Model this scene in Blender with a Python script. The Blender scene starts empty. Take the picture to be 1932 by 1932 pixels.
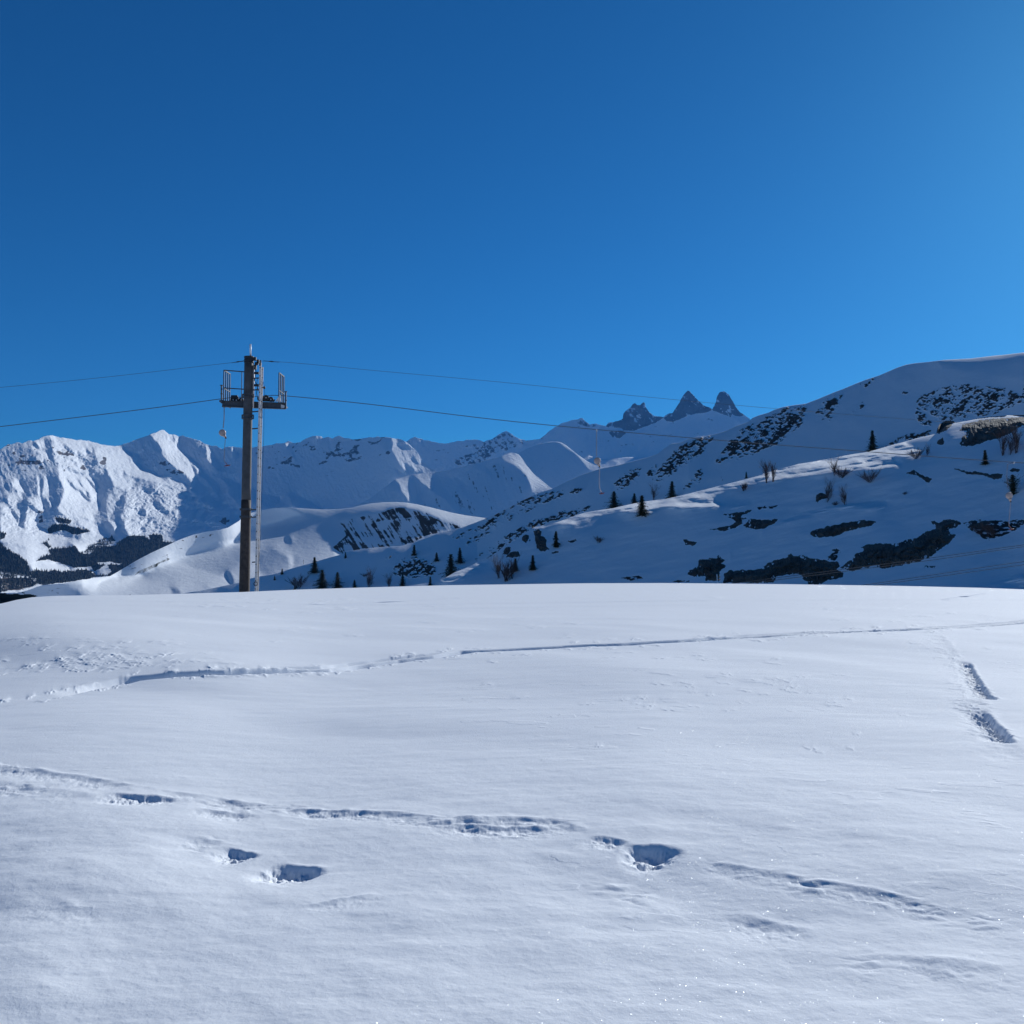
import bpy, bmesh, math, random
import numpy as np
from mathutils import Vector, Matrix

# ------------------------------------------------------------------ camera, sky, sun, exposure
SC = bpy.context.scene
COL = SC.collection
F = 1856.0                       # focal length for a picture 1932 units wide
PITCH = math.radians(2.59)
EYE = 1.6
cam = bpy.data.cameras.new('camera')
cam_o = bpy.data.objects.new('camera', cam)
COL.objects.link(cam_o)
cam.sensor_width = 36.0
cam.sensor_fit = 'HORIZONTAL'
cam.lens = 36.0 * F / 1932.0
cam.clip_start = 0.1
cam.clip_end = 60000.0
cam_o.location = (0, 0, EYE)
cam_o.rotation_euler = (math.radians(90) + PITCH, 0, 0)
SC.camera = cam_o
SC.render.resolution_x = SC.render.resolution_y = 1024

SUN_AZ = math.radians(36)        # to the right of the view
SUN_EL = math.radians(23)
world = bpy.data.worlds.new('World')
SC.world = world
world.use_nodes = True
nt = world.node_tree
for n in list(nt.nodes):
    nt.nodes.remove(n)
wo = nt.nodes.new('ShaderNodeOutputWorld')
bg = nt.nodes.new('ShaderNodeBackground')
sky = nt.nodes.new('ShaderNodeTexSky')
sky.sky_type = 'NISHITA'
sky.sun_disc = False
sky.sun_elevation = SUN_EL
sky.sun_rotation = SUN_AZ
sky.altitude = 2000
sky.air_density = 1.0
sky.dust_density = 0.9
sky.ozone_density = 4.0
hsv = nt.nodes.new('ShaderNodeHueSaturation')
hsv.inputs['Saturation'].default_value = 1.14
hsv.inputs['Hue'].default_value = 0.49
gam = nt.nodes.new('ShaderNodeGamma')
gam.inputs[1].default_value = 1.15
nt.links.new(sky.outputs[0], gam.inputs[0])
nt.links.new(gam.outputs[0], hsv.inputs['Color'])
tint = nt.nodes.new('ShaderNodeMix')
tint.data_type = 'RGBA'
tint.blend_type = 'MULTIPLY'
tint.inputs[0].default_value = 1.0
tint.inputs[7].default_value = (.17, .585, .82, 1)
nt.links.new(hsv.outputs[0], tint.inputs[6])
nt.links.new(tint.outputs[2], bg.inputs[0])
bg.inputs[1].default_value = 0.0495
nt.links.new(bg.outputs[0], wo.inputs[0])

sl = bpy.data.lights.new('sun', 'SUN')
sl.energy = 3.75
sl.angle = math.radians(0.5)
sl.color = (0.95, 0.98, 0.99)
so = bpy.data.objects.new('sun', sl)
COL.objects.link(so)
sd = Vector((math.sin(SUN_AZ) * math.cos(SUN_EL), math.cos(SUN_AZ) * math.cos(SUN_EL), math.sin(SUN_EL)))
so.rotation_euler = sd.to_track_quat('Z', 'Y').to_euler()
so.location = (200, 150, 150)

vs = SC.view_settings
vs.view_transform = 'Standard'
vs.look = 'None'
vs.gamma = 1.0
vs.use_curve_mapping = False
vs.exposure = 0.48
SC.cycles.max_bounces = 6
SC.cycles.volume_bounces = 0

# ------------------------------------------------------------------ small maths
cp, sp = math.cos(PITCH), math.sin(PITCH)


def pix_to_ae(x, y):
    """picture units (0..1932) -> azimuth, tangent of elevation"""
    X = (np.asarray(x, float) - 966.0) / F
    Y = (966.0 - np.asarray(y, float)) / F
    fw = cp - Y * sp
    up = sp + Y * cp
    return np.arctan2(X, fw), up / np.hypot(X, fw)


def ae_to_pix(a, e):
    dx, dy = np.sin(a), np.cos(a)
    fw = dy * cp + e * sp
    up = -dy * sp + e * cp
    fw = np.maximum(fw, 0.02)
    return 966.0 + F * dx / fw, 966.0 - F * up / fw


def at(x, y, Y):
    """point seen at (x,y) with world depth Y"""
    a, e = pix_to_ae(x, y)
    R = Y / np.cos(a)
    return Vector((float(R * np.sin(a)), float(Y), float(EYE + e * R)))


def sstep(a, b, x):
    t = np.clip((x - a) / (b - a), 0, 1)
    return t * t * (3 - 2 * t)


_T = {}


def vn(x, y, seed):
    if seed not in _T:
        _T[seed] = np.random.RandomState(seed).rand(256, 256).astype(np.float32) * 2 - 1
    T = _T[seed]
    xi = np.floor(x).astype(np.int64)
    yi = np.floor(y).astype(np.int64)
    fx = x - xi
    fy = y - yi
    fx = fx * fx * fx * (fx * (fx * 6 - 15) + 10)
    fy = fy * fy * fy * (fy * (fy * 6 - 15) + 10)
    x0, y0, x1, y1 = xi & 255, yi & 255, (xi + 1) & 255, (yi + 1) & 255
    return (T[y0, x0] * (1 - fx) + T[y0, x1] * fx) * (1 - fy) + (T[y1, x0] * (1 - fx) + T[y1, x1] * fx) * fy


def fbm(x, y, seed, o=4, g=0.5):
    s, a, n = 0, 1, 0
    for i in range(o):
        c, sn = math.cos(0.6 * i), math.sin(0.6 * i)
        s = s + a * vn(x * c - y * sn + 11.3 * i, x * sn + y * c + 5.1 * i, seed + i)
        n += a
        a *= g
        x = x * 2.03
        y = y * 2.03
    return s / n


def fbs(x, y, seed, o=4, g=0.5):       # no rotation between octaves: keeps streaks
    s, a, n = 0, 1, 0
    for i in range(o):
        s = s + a * vn(x + 11.3 * i, y + 5.1 * i, seed + i)
        n += a
        a *= g
        x = x * 2.03
        y = y * 2.03
    return s / n


# views of the photograph, as (scale, x0, y0), in which outlines were read off
Z1 = (.14569, 375.4, 625.65)
Z2 = (.25907, 0, 750.8)
Z3 = (.25907, 437.95, 750.8)
Z4 = (.29145, 875.9, 719.5)
Z5 = (.28757, 1376.4, 656.9)
ZA = (.12953, 0, 800.8)
ZB = (.12953, 219.0, 800.8)
ZC = (.12953, 0, 976.0)
ZD = (.16194, 1689.3, 845.2)
P0 = (1.0, 0, 0)


def tr(z, pts):
    return [(z[1] + z[0] * p[0], z[2] + z[0] * p[1]) for p in pts]


# terrain raster in picture units
RX0, RX1, RY0, RY1 = -420, 2420, 600, 1180
RW, RH = RX1 - RX0, RY1 - RY0
GX, GY = np.meshgrid(np.arange(RW) + RX0 + .5, np.arange(RH) + RY0 + .5)


def poly_mask(poly, X, Y):
    m = np.zeros(X.shape, bool)
    n = len(poly)
    for i in range(n):
        x1, y1 = poly[i]
        x2, y2 = poly[(i + 1) % n]
        if y1 == y2:
            continue
        c = (Y > min(y1, y2)) & (Y <= max(y1, y2))
        xi = x1 + (Y - y1) * (x2 - x1) / (y2 - y1)
        m ^= c & (X < xi)
    return m


_wx = 3.0 * fbm(GX / 14, GY / 14, 901, 4, .6)
_wy = 3.0 * fbm(GX / 14, GY / 14, 911, 4, .6)


def paint(img, polys, warp=1.0):
    for z, val, pts in polys:
        P = tr(z, pts)
        xs = [p[0] for p in P]
        ys = [p[1] for p in P]
        i0 = max(0, int(min(ys) - RY0 - 5)); i1 = min(RH, int(max(ys) - RY0 + 6))
        j0 = max(0, int(min(xs) - RX0 - 5)); j1 = min(RW, int(max(xs) - RX0 + 6))
        if i0 >= i1 or j0 >= j1:
            continue
        s = (slice(i0, i1), slice(j0, j1))
        m = poly_mask(P, GX[s] + warp * _wx[s], GY[s] + warp * _wy[s])
        img[s][m] = val
    return img


def blur(img, sg):
    r = int(sg * 3) + 1
    k = np.exp(-0.5 * (np.arange(-r, r + 1) / sg) ** 2)
    k /= k.sum()
    p = np.pad(img, ((r, r), (0, 0)), mode='edge')
    o = sum(k[i] * p[i:i + img.shape[0]] for i in range(2 * r + 1))
    p = np.pad(o, ((0, 0), (r, r)), mode='edge')
    return sum(k[i] * p[:, i:i + img.shape[1]] for i in range(2 * r + 1))


def smoothK(K, sx=90):
    r = sx * 3
    k = np.exp(-0.5 * (np.arange(-r, r + 1) / sx) ** 2); k /= k.sum()
    n = K.shape[1] + 2 * r
    p = np.pad(K, ((0, 0), (r, r)), mode='edge')
    out = np.fft.irfft(np.fft.rfft(p, n, axis=1) * np.fft.rfft(k, n)[None], n, axis=1)
    return out[:, 2 * r:2 * r + K.shape[1]]


def relief(q, p=None, lam=0.15, cut=260.0):
    """height (picture units) whose sideways slope is q and whose up-slope change is p"""
    H, W = q.shape
    Q = np.fft.rfft2(q - q.mean())
    ky = np.fft.fftfreq(H)[:, None] * 2 * np.pi
    kx = np.fft.rfftfreq(W)[None, :] * 2 * np.pi
    num = -1j * kx * Q
    if p is not None:
        num = num + lam * (1j * ky) * np.fft.rfft2(p - p.mean())
    h = num / (kx ** 2 + lam * ky ** 2 + (2 * np.pi / cut) ** 2)
    return np.fft.irfft2(h, s=(H, W))


def bil(img, x, y):
    u = np.clip(x - RX0 - .5, 0, RW - 1.001)
    v = np.clip(y - RY0 - .5, 0, RH - 1.001)
    i = u.astype(int); j = v.astype(int)
    fu = u - i; fv = v - j
    return (img[j, i] * (1 - fu) + img[j, i + 1] * fu) * (1 - fv) + (img[j + 1, i] * (1 - fu) + img[j + 1, i + 1] * fu) * fv


def grid_mesh(name, V, nr, nc, mat, masks=None, wrap=False):
    """V: (nr,nc,3)"""
    me = bpy.data.meshes.new(name)
    v = V.reshape(-1, 3).astype(np.float32)
    idx = np.arange(nr * nc).reshape(nr, nc)
    if wrap:
        idx = np.concatenate([idx, idx[:, :1]], 1)
    f = np.stack([idx[:-1, :-1], idx[:-1, 1:], idx[1:, 1:], idx[1:, :-1]], -1).reshape(-1, 4).astype(np.int32)
    me.vertices.add(len(v)); me.vertices.foreach_set('co', v.ravel())
    me.loops.add(f.size); me.loops.foreach_set('vertex_index', f.ravel())
    me.polygons.add(len(f))
    me.polygons.foreach_set('loop_start', np.arange(0, f.size, 4, dtype=np.int32))
    me.polygons.foreach_set('use_smooth', np.ones(len(f), bool))
    me.update(calc_edges=True)
    if masks is not None:
        at_ = me.attributes.new('mask', 'FLOAT_COLOR', 'POINT')
        c = np.ones((len(v), 4), np.float32)
        for k, m in enumerate(masks):
            c[:, k] = m.reshape(-1)
        at_.data.foreach_set('color', c.ravel())
    me.materials.append(mat)
    o = bpy.data.objects.new(name, me)
    COL.objects.link(o)
    return o


# ------------------------------------------------------------------ materials
def new_mat(name):
    m = bpy.data.materials.new(name)
    m.use_nodes = True
    n = m.node_tree
    b = n.nodes['Principled BSDF']
    return m, n, b


def N(n, t, **kw):
    o = n.nodes.new(t)
    for k, v in kw.items():
        if k in o.inputs:
            o.inputs[k].default_value = v
        else:
            setattr(o, k, v)
    return o


def ramp(n, src, stops):
    r = n.nodes.new('ShaderNodeValToRGB')
    n.links.new(src, r.inputs[0])
    el = r.color_ramp.elements
    while len(el) < len(stops):
        el.new(0.5)
    for e, (p, c) in zip(el, stops):
        e.position = p
        e.color = (*c, 1) if len(c) == 3 else c
    return r


def mixc(n, fac, a, b):
    m = n.nodes.new('ShaderNodeMix')
    m.data_type = 'RGBA'
    for s, v in ((m.inputs[0], fac), (m.inputs[6], a), (m.inputs[7], b)):
        if isinstance(v, bpy.types.NodeSocket):
            n.links.new(v, s)
        elif isinstance(v, tuple):
            s.default_value = (*v, 1)
        else:
            s.default_value = v
    return m.outputs[2]


def terrain_mat(name, scale, snow=(.86, .88, .90), rock=(.085, .075, .07), forest=(.018, .024, .02), soil=(.10, .075, .06), bump=0.4):
    """snow, with bare rock / woods / bare earth where the mask attribute says so"""
    m, n, b = new_mat(name)
    geo = N(n, 'ShaderNodeNewGeometry')
    at_ = N(n, 'ShaderNodeAttribute', attribute_name='mask')
    sep = N(n, 'ShaderNodeSeparateColor')
    n.links.new(at_.outputs['Color'], sep.inputs[0])
    nz = N(n, 'ShaderNodeTexNoise', Scale=1 / scale, Detail=6, Roughness=.65)
    n.links.new(geo.outputs['Position'], nz.inputs['Vector'])
    nz2 = N(n, 'ShaderNodeTexNoise', Scale=.21 / scale, Detail=4)
    n.links.new(geo.outputs['Position'], nz2.inputs['Vector'])

    def thr(sock, w):
        s = N(n, 'ShaderNodeMath', operation='SUBTRACT'); n.links.new(nz.outputs[0], s.inputs[0]); s.inputs[1].default_value = .5
        k = N(n, 'ShaderNodeMath', operation='MULTIPLY_ADD'); n.links.new(s.outputs[0], k.inputs[0]); k.inputs[1].default_value = w
        n.links.new(sock, k.inputs[2])
        r = ramp(n, k.outputs[0], [(.42, (0, 0, 0)), (.56, (1, 1, 1))])
        return r.outputs[0]
    rc = ramp(n, nz2.outputs[0], [(.3, tuple(c * .6 for c in rock)), (.7, tuple(c * 1.4 for c in rock))])
    c = mixc(n, thr(sep.outputs[0], .7), snow, rc.outputs[0])
    c = mixc(n, thr(sep.outputs[2], .6), c, soil)
    c = mixc(n, thr(sep.outputs[1], .5), c, forest)
    n.links.new(c, b.inputs['Base Color'])
    b.inputs['Roughness'].default_value = .75
    b.inputs['Specular IOR Level'].default_value = .06
    bp = N(n, 'ShaderNodeBump', Strength=bump, Distance=scale * .35)
    n.links.new(nz.outputs[0], bp.inputs['Height'])
    n.links.new(bp.outputs[0], b.inputs['Normal'])
    return m


def simple_mat(name, col, rough=.6, metal=0., var=.25, scale=8., bump=0., col2=None):
    m, n, b = new_mat(name)
    tc = N(n, 'ShaderNodeTexCoord')
    nz = N(n, 'ShaderNodeTexNoise', Scale=scale, Detail=5, Roughness=.6)
    n.links.new(tc.outputs['Object'], nz.inputs['Vector'])
    a = tuple(c * (1 - var) for c in col)
    d = col2 or tuple(min(1, c * (1 + var)) for c in col)
    r = ramp(n, nz.outputs[0], [(.32, a), (.68, d)])
    n.links.new(r.outputs[0], b.inputs['Base Color'])
    b.inputs['Roughness'].default_value = rough
    b.inputs['Metallic'].default_value = metal
    if bump:
        bp = N(n, 'ShaderNodeBump', Strength=.6, Distance=bump)
        n.links.new(nz.outputs[0], bp.inputs['Height'])
        n.links.new(bp.outputs[0], b.inputs['Normal'])
    return m


# ------------------------------------------------------------------ terrain sheets
AZ_IN = pix_to_ae(np.array([-60., 1992.]), np.array([1050., 1050.]))[0]


def columns(x0, x1, step, coarse=8):
    """picture-unit columns -> azimuths; fine inside the frame, coarse outside"""
    xs = []
    if x0 < -40:
        xs.append(np.arange(x0, -40, coarse))
    xs.append(np.arange(max(x0, -40), min(x1, 1972), step))
    if x1 > 1972:
        xs.append(np.arange(1972, x1, coarse))
    xs = np.concatenate(xs)
    return pix_to_ae(xs, np.full(len(xs), 1050.))[0]


class Layer:
    """A terrain sheet: in every direction it climbs from its foot (distance Rf) to its ridge with the
    slope field K; spurs and hollows H (picture units) are added to it as real relief."""

    def __init__(s, name, sky, foot, Rf, K, H, mat, rows, x0=-420, x1=2420, step=1.1, masks=None, back=.5, backd=None, bend=1.0, top=None, jag=None):
        a = columns(x0, x1, step)
        sa, se = pix_to_ae(*np.array(sky, float).T)
        fa, fe = pix_to_ae(*np.array(foot, float).T)
        es = np.interp(a, sa, se)
        if jag:
            xx = ae_to_pix(a, es)[0]
            es = es + jag[0] / F * fbm(xx / jag[1], xx * 0 + rows, 733 + rows, 4, .65)
        ef = np.interp(a, fa, fe)
        es = np.maximum(es, ef + 2e-4)
        t = np.linspace(0, 1, rows) ** bend
        A = np.broadcast_to(a, (rows, len(a)))
        E = ef[None] + (es - ef)[None] * t[:, None]
        X, Y = ae_to_pix(A, E)
        K = smoothK(K) if isinstance(K, np.ndarray) else K
        k = bil(K, X, Y) if isinstance(K, np.ndarray) else np.full(X.shape, float(K))
        if top:
            ys = ae_to_pix(a, es)[1]
            ys = np.convolve(np.pad(ys, 12, mode='edge'), np.ones(25) / 25, 'valid')[None]
            tx = np.convolve(np.pad(np.interp(X[0], top[0], top[1]), 30, mode='edge'), np.ones(61) / 61, 'valid')[None]
            k = k - tx * np.exp(-(np.maximum(Y - ys, 0) / top[2]) ** top[3])
        k = np.maximum(k, E + .03)
        rx = np.array([p[0] for p in Rf], float); rr = np.array([p[1] for p in Rf], float)
        R0 = np.interp(X[0], rx, rr)
        R0 = np.convolve(np.pad(R0, 100, mode='edge'), np.ones(201) / 201, 'valid')
        ef0 = ef
        d = np.diff(E, axis=0)
        g = 1 / (k - E)
        ln = np.concatenate([np.zeros((1, len(a))), np.cumsum(d * .5 * (g[1:] + g[:-1]), 0)], 0)
        R = R0[None] * np.exp(ln)
        s.R0grid = R
        if H is not None:
            h = bil(H, X, Y)
            R = R * (1 - h / (F * np.maximum(k - E, .12)))
        Z = EYE + E * R
        s.a, s.E, s.R, s.name = a, E, R, name
        nb = 9
        bd = (backd or .25 * float(np.median(R[-1])))
        tb = (np.arange(1, nb + 1) / nb) ** 1.7
        Rb = R[-1][None] + bd * tb[:, None]
        Zb = Z[-1][None] - back * bd * (tb[:, None] ** 1.15)
        Ra = np.concatenate([R, Rb], 0); Za = np.concatenate([Z, Zb], 0)
        Aa = np.broadcast_to(a, Ra.shape)
        V = np.stack([Ra * np.sin(Aa), Ra * np.cos(Aa), Za], -1)
        mk = None
        if masks is not None:
            mk = []
            for mm in masks:
                v = bil(mm, X, Y)
                mk.append(np.concatenate([v, np.repeat(v[-1:], nb, 0)], 0))
        s.obj = grid_mesh(name, V, Ra.shape[0], Ra.shape[1], mat, mk)
        s.obj['kind'] = 'structure'

    def dist(s, x, y):
        a, e = pix_to_ae(x, y)
        j = int(np.clip(np.searchsorted(s.a, a), 1, len(s.a) - 1))
        w = (a - s.a[j - 1]) / (s.a[j] - s.a[j - 1])
        r0 = np.interp(e, s.E[:, j - 1], s.R[:, j - 1])
        r1 = np.interp(e, s.E[:, j], s.R[:, j])
        return float(a), float(e), float(r0 * (1 - w) + r1 * w)

    def distv(s, x, y):
        a, e = pix_to_ae(x, y)
        j = np.clip(np.searchsorted(s.a, a), 1, len(s.a) - 1)
        w = np.clip((a - s.a[j - 1]) / (s.a[j] - s.a[j - 1]), 0, 1)
        n = s.E.shape[0]
        o = 0
        for jj, ww in ((j - 1, 1 - w), (j, w)):
            t = np.clip((e - s.E[0, jj]) / (s.E[-1, jj] - s.E[0, jj]), 0, .9999) * (n - 1)
            i = t.astype(int)
            o = o + ww * (s.R[i, jj] * (1 - (t - i)) + s.R[i + 1, jj] * (t - i))
        return a, e, o

    def point(s, x, y):
        a, e, r = s.dist(x, y)
        return Vector((r * math.sin(a), r * math.cos(a), EYE + e * r))

    def mpp(s, x, y):            # metres per picture unit there
        return s.dist(x, y)[2] / F


def pmap(L, v=.45):
    return v * (.5 - L)


def qmap(L, amp_lit=-.38, amp_sh=.42):
    return amp_sh + (amp_lit - amp_sh) * L


zero = np.zeros((RH, RW))

MS_FAR = terrain_mat('far_snow_and_rock', 26.0, rock=(.13, .12, .12), bump=.6)
MS_MID = terrain_mat('hill_snow_and_rock', 5.0, bump=.25)
MS_RIGHT = terrain_mat('hillside_snow_and_heath', 1.1, rock=(.080, .062, .052), bump=.35)
MS_NEAR = terrain_mat('knoll_snow', .5, rock=(.06, .05, .045), bump=.25)

# ---- farthest: the ridge with three rock needles
SKY1 = [(-700, 900), (700, 905)] + [(775, 826)] + tr(Z3, [(1330, 282), (1370, 295), (1450, 320), (1550, 332), (1600, 322), (1680, 310), (1780, 303), (1830, 320), (1890, 300), (1925, 280)]) + \
    tr(Z4, [(240, 332), (270, 317), (300, 335), (330, 360), (400, 385), (490, 375), (540, 330), (590, 293), (630, 270), (665, 262), (700, 246), (730, 246), (760, 237), (800, 268), (812, 278), (850, 271),
            (880, 280), (915, 291), (935, 268), (970, 262), (1000, 252), (1026, 240), (1030, 210), (1052, 185), (1078, 163), (1092, 142), (1104, 137), (1120, 150), (1140, 153), (1150, 140), (1163, 136), (1170, 146), (1173, 168),
            (1198, 200), (1218, 216), (1236, 226), (1262, 227), (1288, 232), (1310, 216), (1350, 200), (1366, 178), (1392, 140), (1404, 112), (1424, 82), (1438, 66), (1447, 57), (1462, 64), (1482, 86),
            (1500, 110), (1528, 134), (1545, 152), (1575, 162), (1606, 182), (1618, 158), (1630, 130), (1636, 98), (1652, 74), (1668, 66), (1682, 61), (1700, 76), (1712, 82), (1722, 104),
            (1740, 128), (1757, 160), (1770, 182), (1782, 196), (1810, 216), (1840, 240), (1900, 275)]) + [(1480, 815), (1700, 850), (2700, 900)]
L1 = np.full((RH, RW), .30)
L1 = paint(L1, [
    (Z3, .8, [(1340, 290), (1380, 300), (1420, 370), (1390, 360)]), (Z3, .75, [(1720, 340), (1750, 400), (1790, 440), (1740, 400)]),
    (Z3, .8, [(1790, 305), (1830, 325), (1860, 370), (1820, 350)]), (Z3, .8, [(1880, 310), (1925, 370), (1900, 360)]),
    (Z4, .75, [(105, 390), (150, 430), (130, 425)]), (Z4, .8, [(180, 375), (195, 400), (190, 425)]), (Z4, .85, [(250, 345), (275, 365), (265, 370)]),
    (Z4, .9, [(340, 365), (410, 400), (400, 425), (360, 400)]),
    (Z4, .45, [(640, 270), (760, 240), (860, 280), (910, 300), (930, 350), (820, 420), (740, 380), (660, 330)]),
    (Z4, .42, [(1000, 380), (1160, 310), (1290, 250), (1480, 220), (1600, 190), (1740, 215), (1780, 300), (1600, 360), (1250, 470), (1100, 490), (850, 480)]),
    (Z4, .95, [(1735, 213), (1780, 225), (1840, 243), (1850, 262), (1800, 278), (1760, 245)]),
])
ROCK1 = paint(np.zeros((RH, RW)), [
    (Z4, .9, [(1020, 245), (1030, 200), (1100, 130), (1170, 130), (1200, 205), (1240, 226), (1290, 230), (1285, 242), (1230, 270), (1150, 300), (1100, 322), (1040, 318), (1000, 300), (930, 300), (915, 285), (960, 262)]),
    (Z4, .75, [(935, 330), (1000, 310), (1050, 330), (1010, 370), (960, 365)]),
    (Z4, .9, [(1290, 240), (1350, 190), (1445, 40), (1540, 140), (1606, 184), (1570, 200), (1500, 210), (1440, 228), (1350, 262), (1310, 260)]),
    (Z4, .9, [(1606, 186), (1630, 60), (1682, 40), (1790, 190), (1815, 224), (1760, 224), (1735, 212), (1720, 234), (1660, 210)]),
    (Z3, .5, [(1600, 450), (1760, 400), (1900, 330), (1932, 400), (1800, 480), (1640, 490)]),
    (Z4, .5, [(0, 420), (130, 380), (270, 330), (400, 400), (280, 450), (100, 480)]),
    (Z4, .5, [(700, 246), (790, 250), (860, 280), (850, 300), (760, 290)]),
], .5)
RB1 = blur(ROCK1, 1.0)
fl1 = fbs((GX + .35 * GY) / 9, GY / 55, 21, 4, .6)
q1 = qmap(blur(L1, 1.2), -.5, .5) + .42 * fl1 + .30 * fbm(GX / 20, GY / 20, 31, 5, .6) + RB1 * .9 * fbs(GX / 7, GY / 22, 41, 4, .7)
H1 = relief(q1, pmap(L1, .4), lam=.4, cut=600) + (.8 + 1.2 * RB1) * fbm(GX / 6, GY / 7, 43, 4, .65) + 2.2 * RB1 * (1 - 2 * np.abs(fbs((GX + .2 * GY) / 9, GY / 26, 45, 4, .7)))
K1 = .62 + .25 * RB1 + .25 * blur((L1 < .35).astype(float), 6)
rk1 = blur(np.clip(ROCK1 + .0, 0, 1), .8) + .35 * (ROCK1 > .2) * fbm(GX / 6, GY / 5, 51, 4)
rk1 -= .55 * (ROCK1 > .2) * sstep(.12, .35, fbs((GX - .5 * GY) / 7, GY / 9, 57, 4, .7))
rk1 += .9 * sstep(.30, .5, fbm((GX + GY) / 22, GY / 7, 61, 5, .6)) * (L1 < .5) * .5
far1 = Layer('mountain_range', SKY1, [(-900, 1010), (2900, 1010)], [(-700, 9000), (2700, 9400)], K1, H1, MS_FAR, 330, x0=700, x1=1800, step=.9,
             masks=[np.clip(rk1, 0, 1), zero, zero], back=.7, backd=1500, jag=(2.2, 9.))

# ---- low far spur right of the dome
SKY1B = [(-700, 990), (1060, 960)] + tr(Z4, [(700, 540), (800, 482), (808, 480), (850, 495), (910, 503), (980, 498), (1050, 491), (1090, 490), (1130, 497), (1190, 489), (1300, 500)]) + [(2700, 990)]
L1b = np.full((RH, RW), .85)
L1b = paint(L1b, [(Z4, .1, [(870, 500), (960, 540), (900, 530)]), (Z4, .15, [(920, 510), (990, 530), (970, 540)]), (Z4, .1, [(1110, 495), (1200, 490), (1200, 520), (1000, 540), (1080, 510)])])
q1b = qmap(blur(L1b, 1.)) + .25 * fbm(GX / 8, GY / 10, 77, 4)
far1b = Layer('mountain_spur', SKY1B, [(-900, 1010), (2900, 1010)], [(-700, 7400), (2700, 7400)], .40, relief(q1b, cut=120), MS_FAR, 60, x0=1040, x1=1330, step=1.0,
              masks=[zero, zero, zero], back=.3, backd=700)

# ---- the snow dome and the pointed spur in front of it
SKY3A = [(-700, 1000), (900, 960)] + tr(Z4, [(250, 520), (330, 475), (420, 430), (490, 404), (520, 399), (560, 391), (600, 391), (630, 397), (660, 415), (700, 447), (735, 475), (770, 500), (800, 520), (840, 541), (880, 554), (915, 560), (980, 590)]) + [(2700, 1000)]
L3a = np.full((RH, RW), .16)
L3a = paint(L3a, [(Z4, 1., [(596, 385), (640, 395), (700, 440), (770, 497), (840, 538), (920, 556), (890, 575), (820, 585), (790, 545), (740, 490), (680, 440)]),
                  (Z4, .6, [(640, 440), (700, 490), (770, 560), (800, 590), (760, 560)]), (Z4, .45, [(350, 470), (390, 440), (400, 500)])])
q3a = qmap(blur(L3a, 1.6)) + .22 * fbs((GX - .5 * GY) / 6, GY / 40, 81, 4, .6) + .1 * fbm(GX / 10, GY / 10, 83, 4)
far3a = Layer('mountain_dome', SKY3A, [(-900, 1010), (2900, 1010)], [(-700, 5900), (2700, 5900)], .60, relief(q3a, pmap(blur(L3a, 1.6)), lam=.4, cut=400), MS_FAR, 170, x0=900, x1=1250, step=1.0,
              masks=[.35 * sstep(.2, .5, fbm((GX + .5 * GY) / 9, GY / 14, 85, 4)) * (L3a < .3), zero, zero], back=.5, backd=900)

SKY3B = [(-700, 1010), (640, 985)] + tr(Z3, [(860, 802), (1000, 735), (1100, 660), (1190, 592), (1250, 575), (1310, 558), (1400, 547), (1480, 541), (1560, 531), (1640, 508), (1700, 495), (1780, 474), (1850, 452), (1900, 443)]) + \
    tr(Z4, [(215, 496), (260, 475), (300, 462), (325, 464), (350, 472), (375, 500), (400, 540), (450, 600), (500, 640), (560, 690), (640, 730)]) + [(2700, 1010)]
L3b = np.full((RH, RW), .10)
L3b = paint(L3b, [
    (Z3, .85, [(1188, 592), (1312, 562), (1342, 660), (1356, 790), (1296, 780), (1236, 680), (1222, 640)]),
    (Z3, .92, [(1312, 556), (1480, 543), (1530, 640), (1600, 720), (1700, 870), (1650, 860), (1560, 740), (1470, 680), (1370, 610)]),
    (Z3, .5, [(1480, 541), (1560, 540), (1640, 640), (1610, 700), (1530, 640)]),
    (Z3, .75, [(1560, 531), (1932, 437), (1932, 475), (1850, 470), (1800, 500), (1740, 500), (1690, 560), (1600, 560)]),
    (Z3, .6, [(1600, 560), (1680, 610), (1740, 740), (1690, 700), (1620, 600)]),
    (Z3, .8, [(1850, 480), (1890, 560), (1900, 620), (1870, 560)]),
    (Z4, .7, [(0, 553), (215, 495), (240, 520), (200, 540), (150, 560), (190, 660), (160, 600), (60, 560), (0, 600)]),
    (Z4, 1., [(215, 495), (300, 460), (350, 468), (400, 535), (450, 595), (575, 692), (510, 712), (438, 728), (428, 660), (408, 618), (370, 572), (320, 540), (260, 520)]),
    (Z4, .5, [(0, 720), (40, 760), (30, 770), (0, 740)]),
])
q3b = qmap(blur(L3b, 1.3), -.5, .5) + .38 * fbs((GX - .35 * GY) / 7, GY / 45, 91, 4, .65) * (L3b < .3) + .1 * fbm(GX / 8, GY / 12, 93, 4)
rk3b = .50 * sstep(.0, .4, fbs((GX - .3 * GY) / 5, GY / 28, 95, 4, .7)) * (L3b < .3) * sstep(1180, 1300, (GX - 438) / .259)
far3b = Layer('mountain_ridge', SKY3B, [(-900, 1010), (2900, 1010)], [(-700, 4600), (2700, 4600)], .62, relief(q3b, pmap(blur(L3b, 1.5)), lam=.4, cut=500), MS_FAR, 200, x0=620, x1=1130, step=1.0,
              masks=[np.clip(rk3b, 0, 1), zero, zero], back=.5, backd=900)

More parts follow.
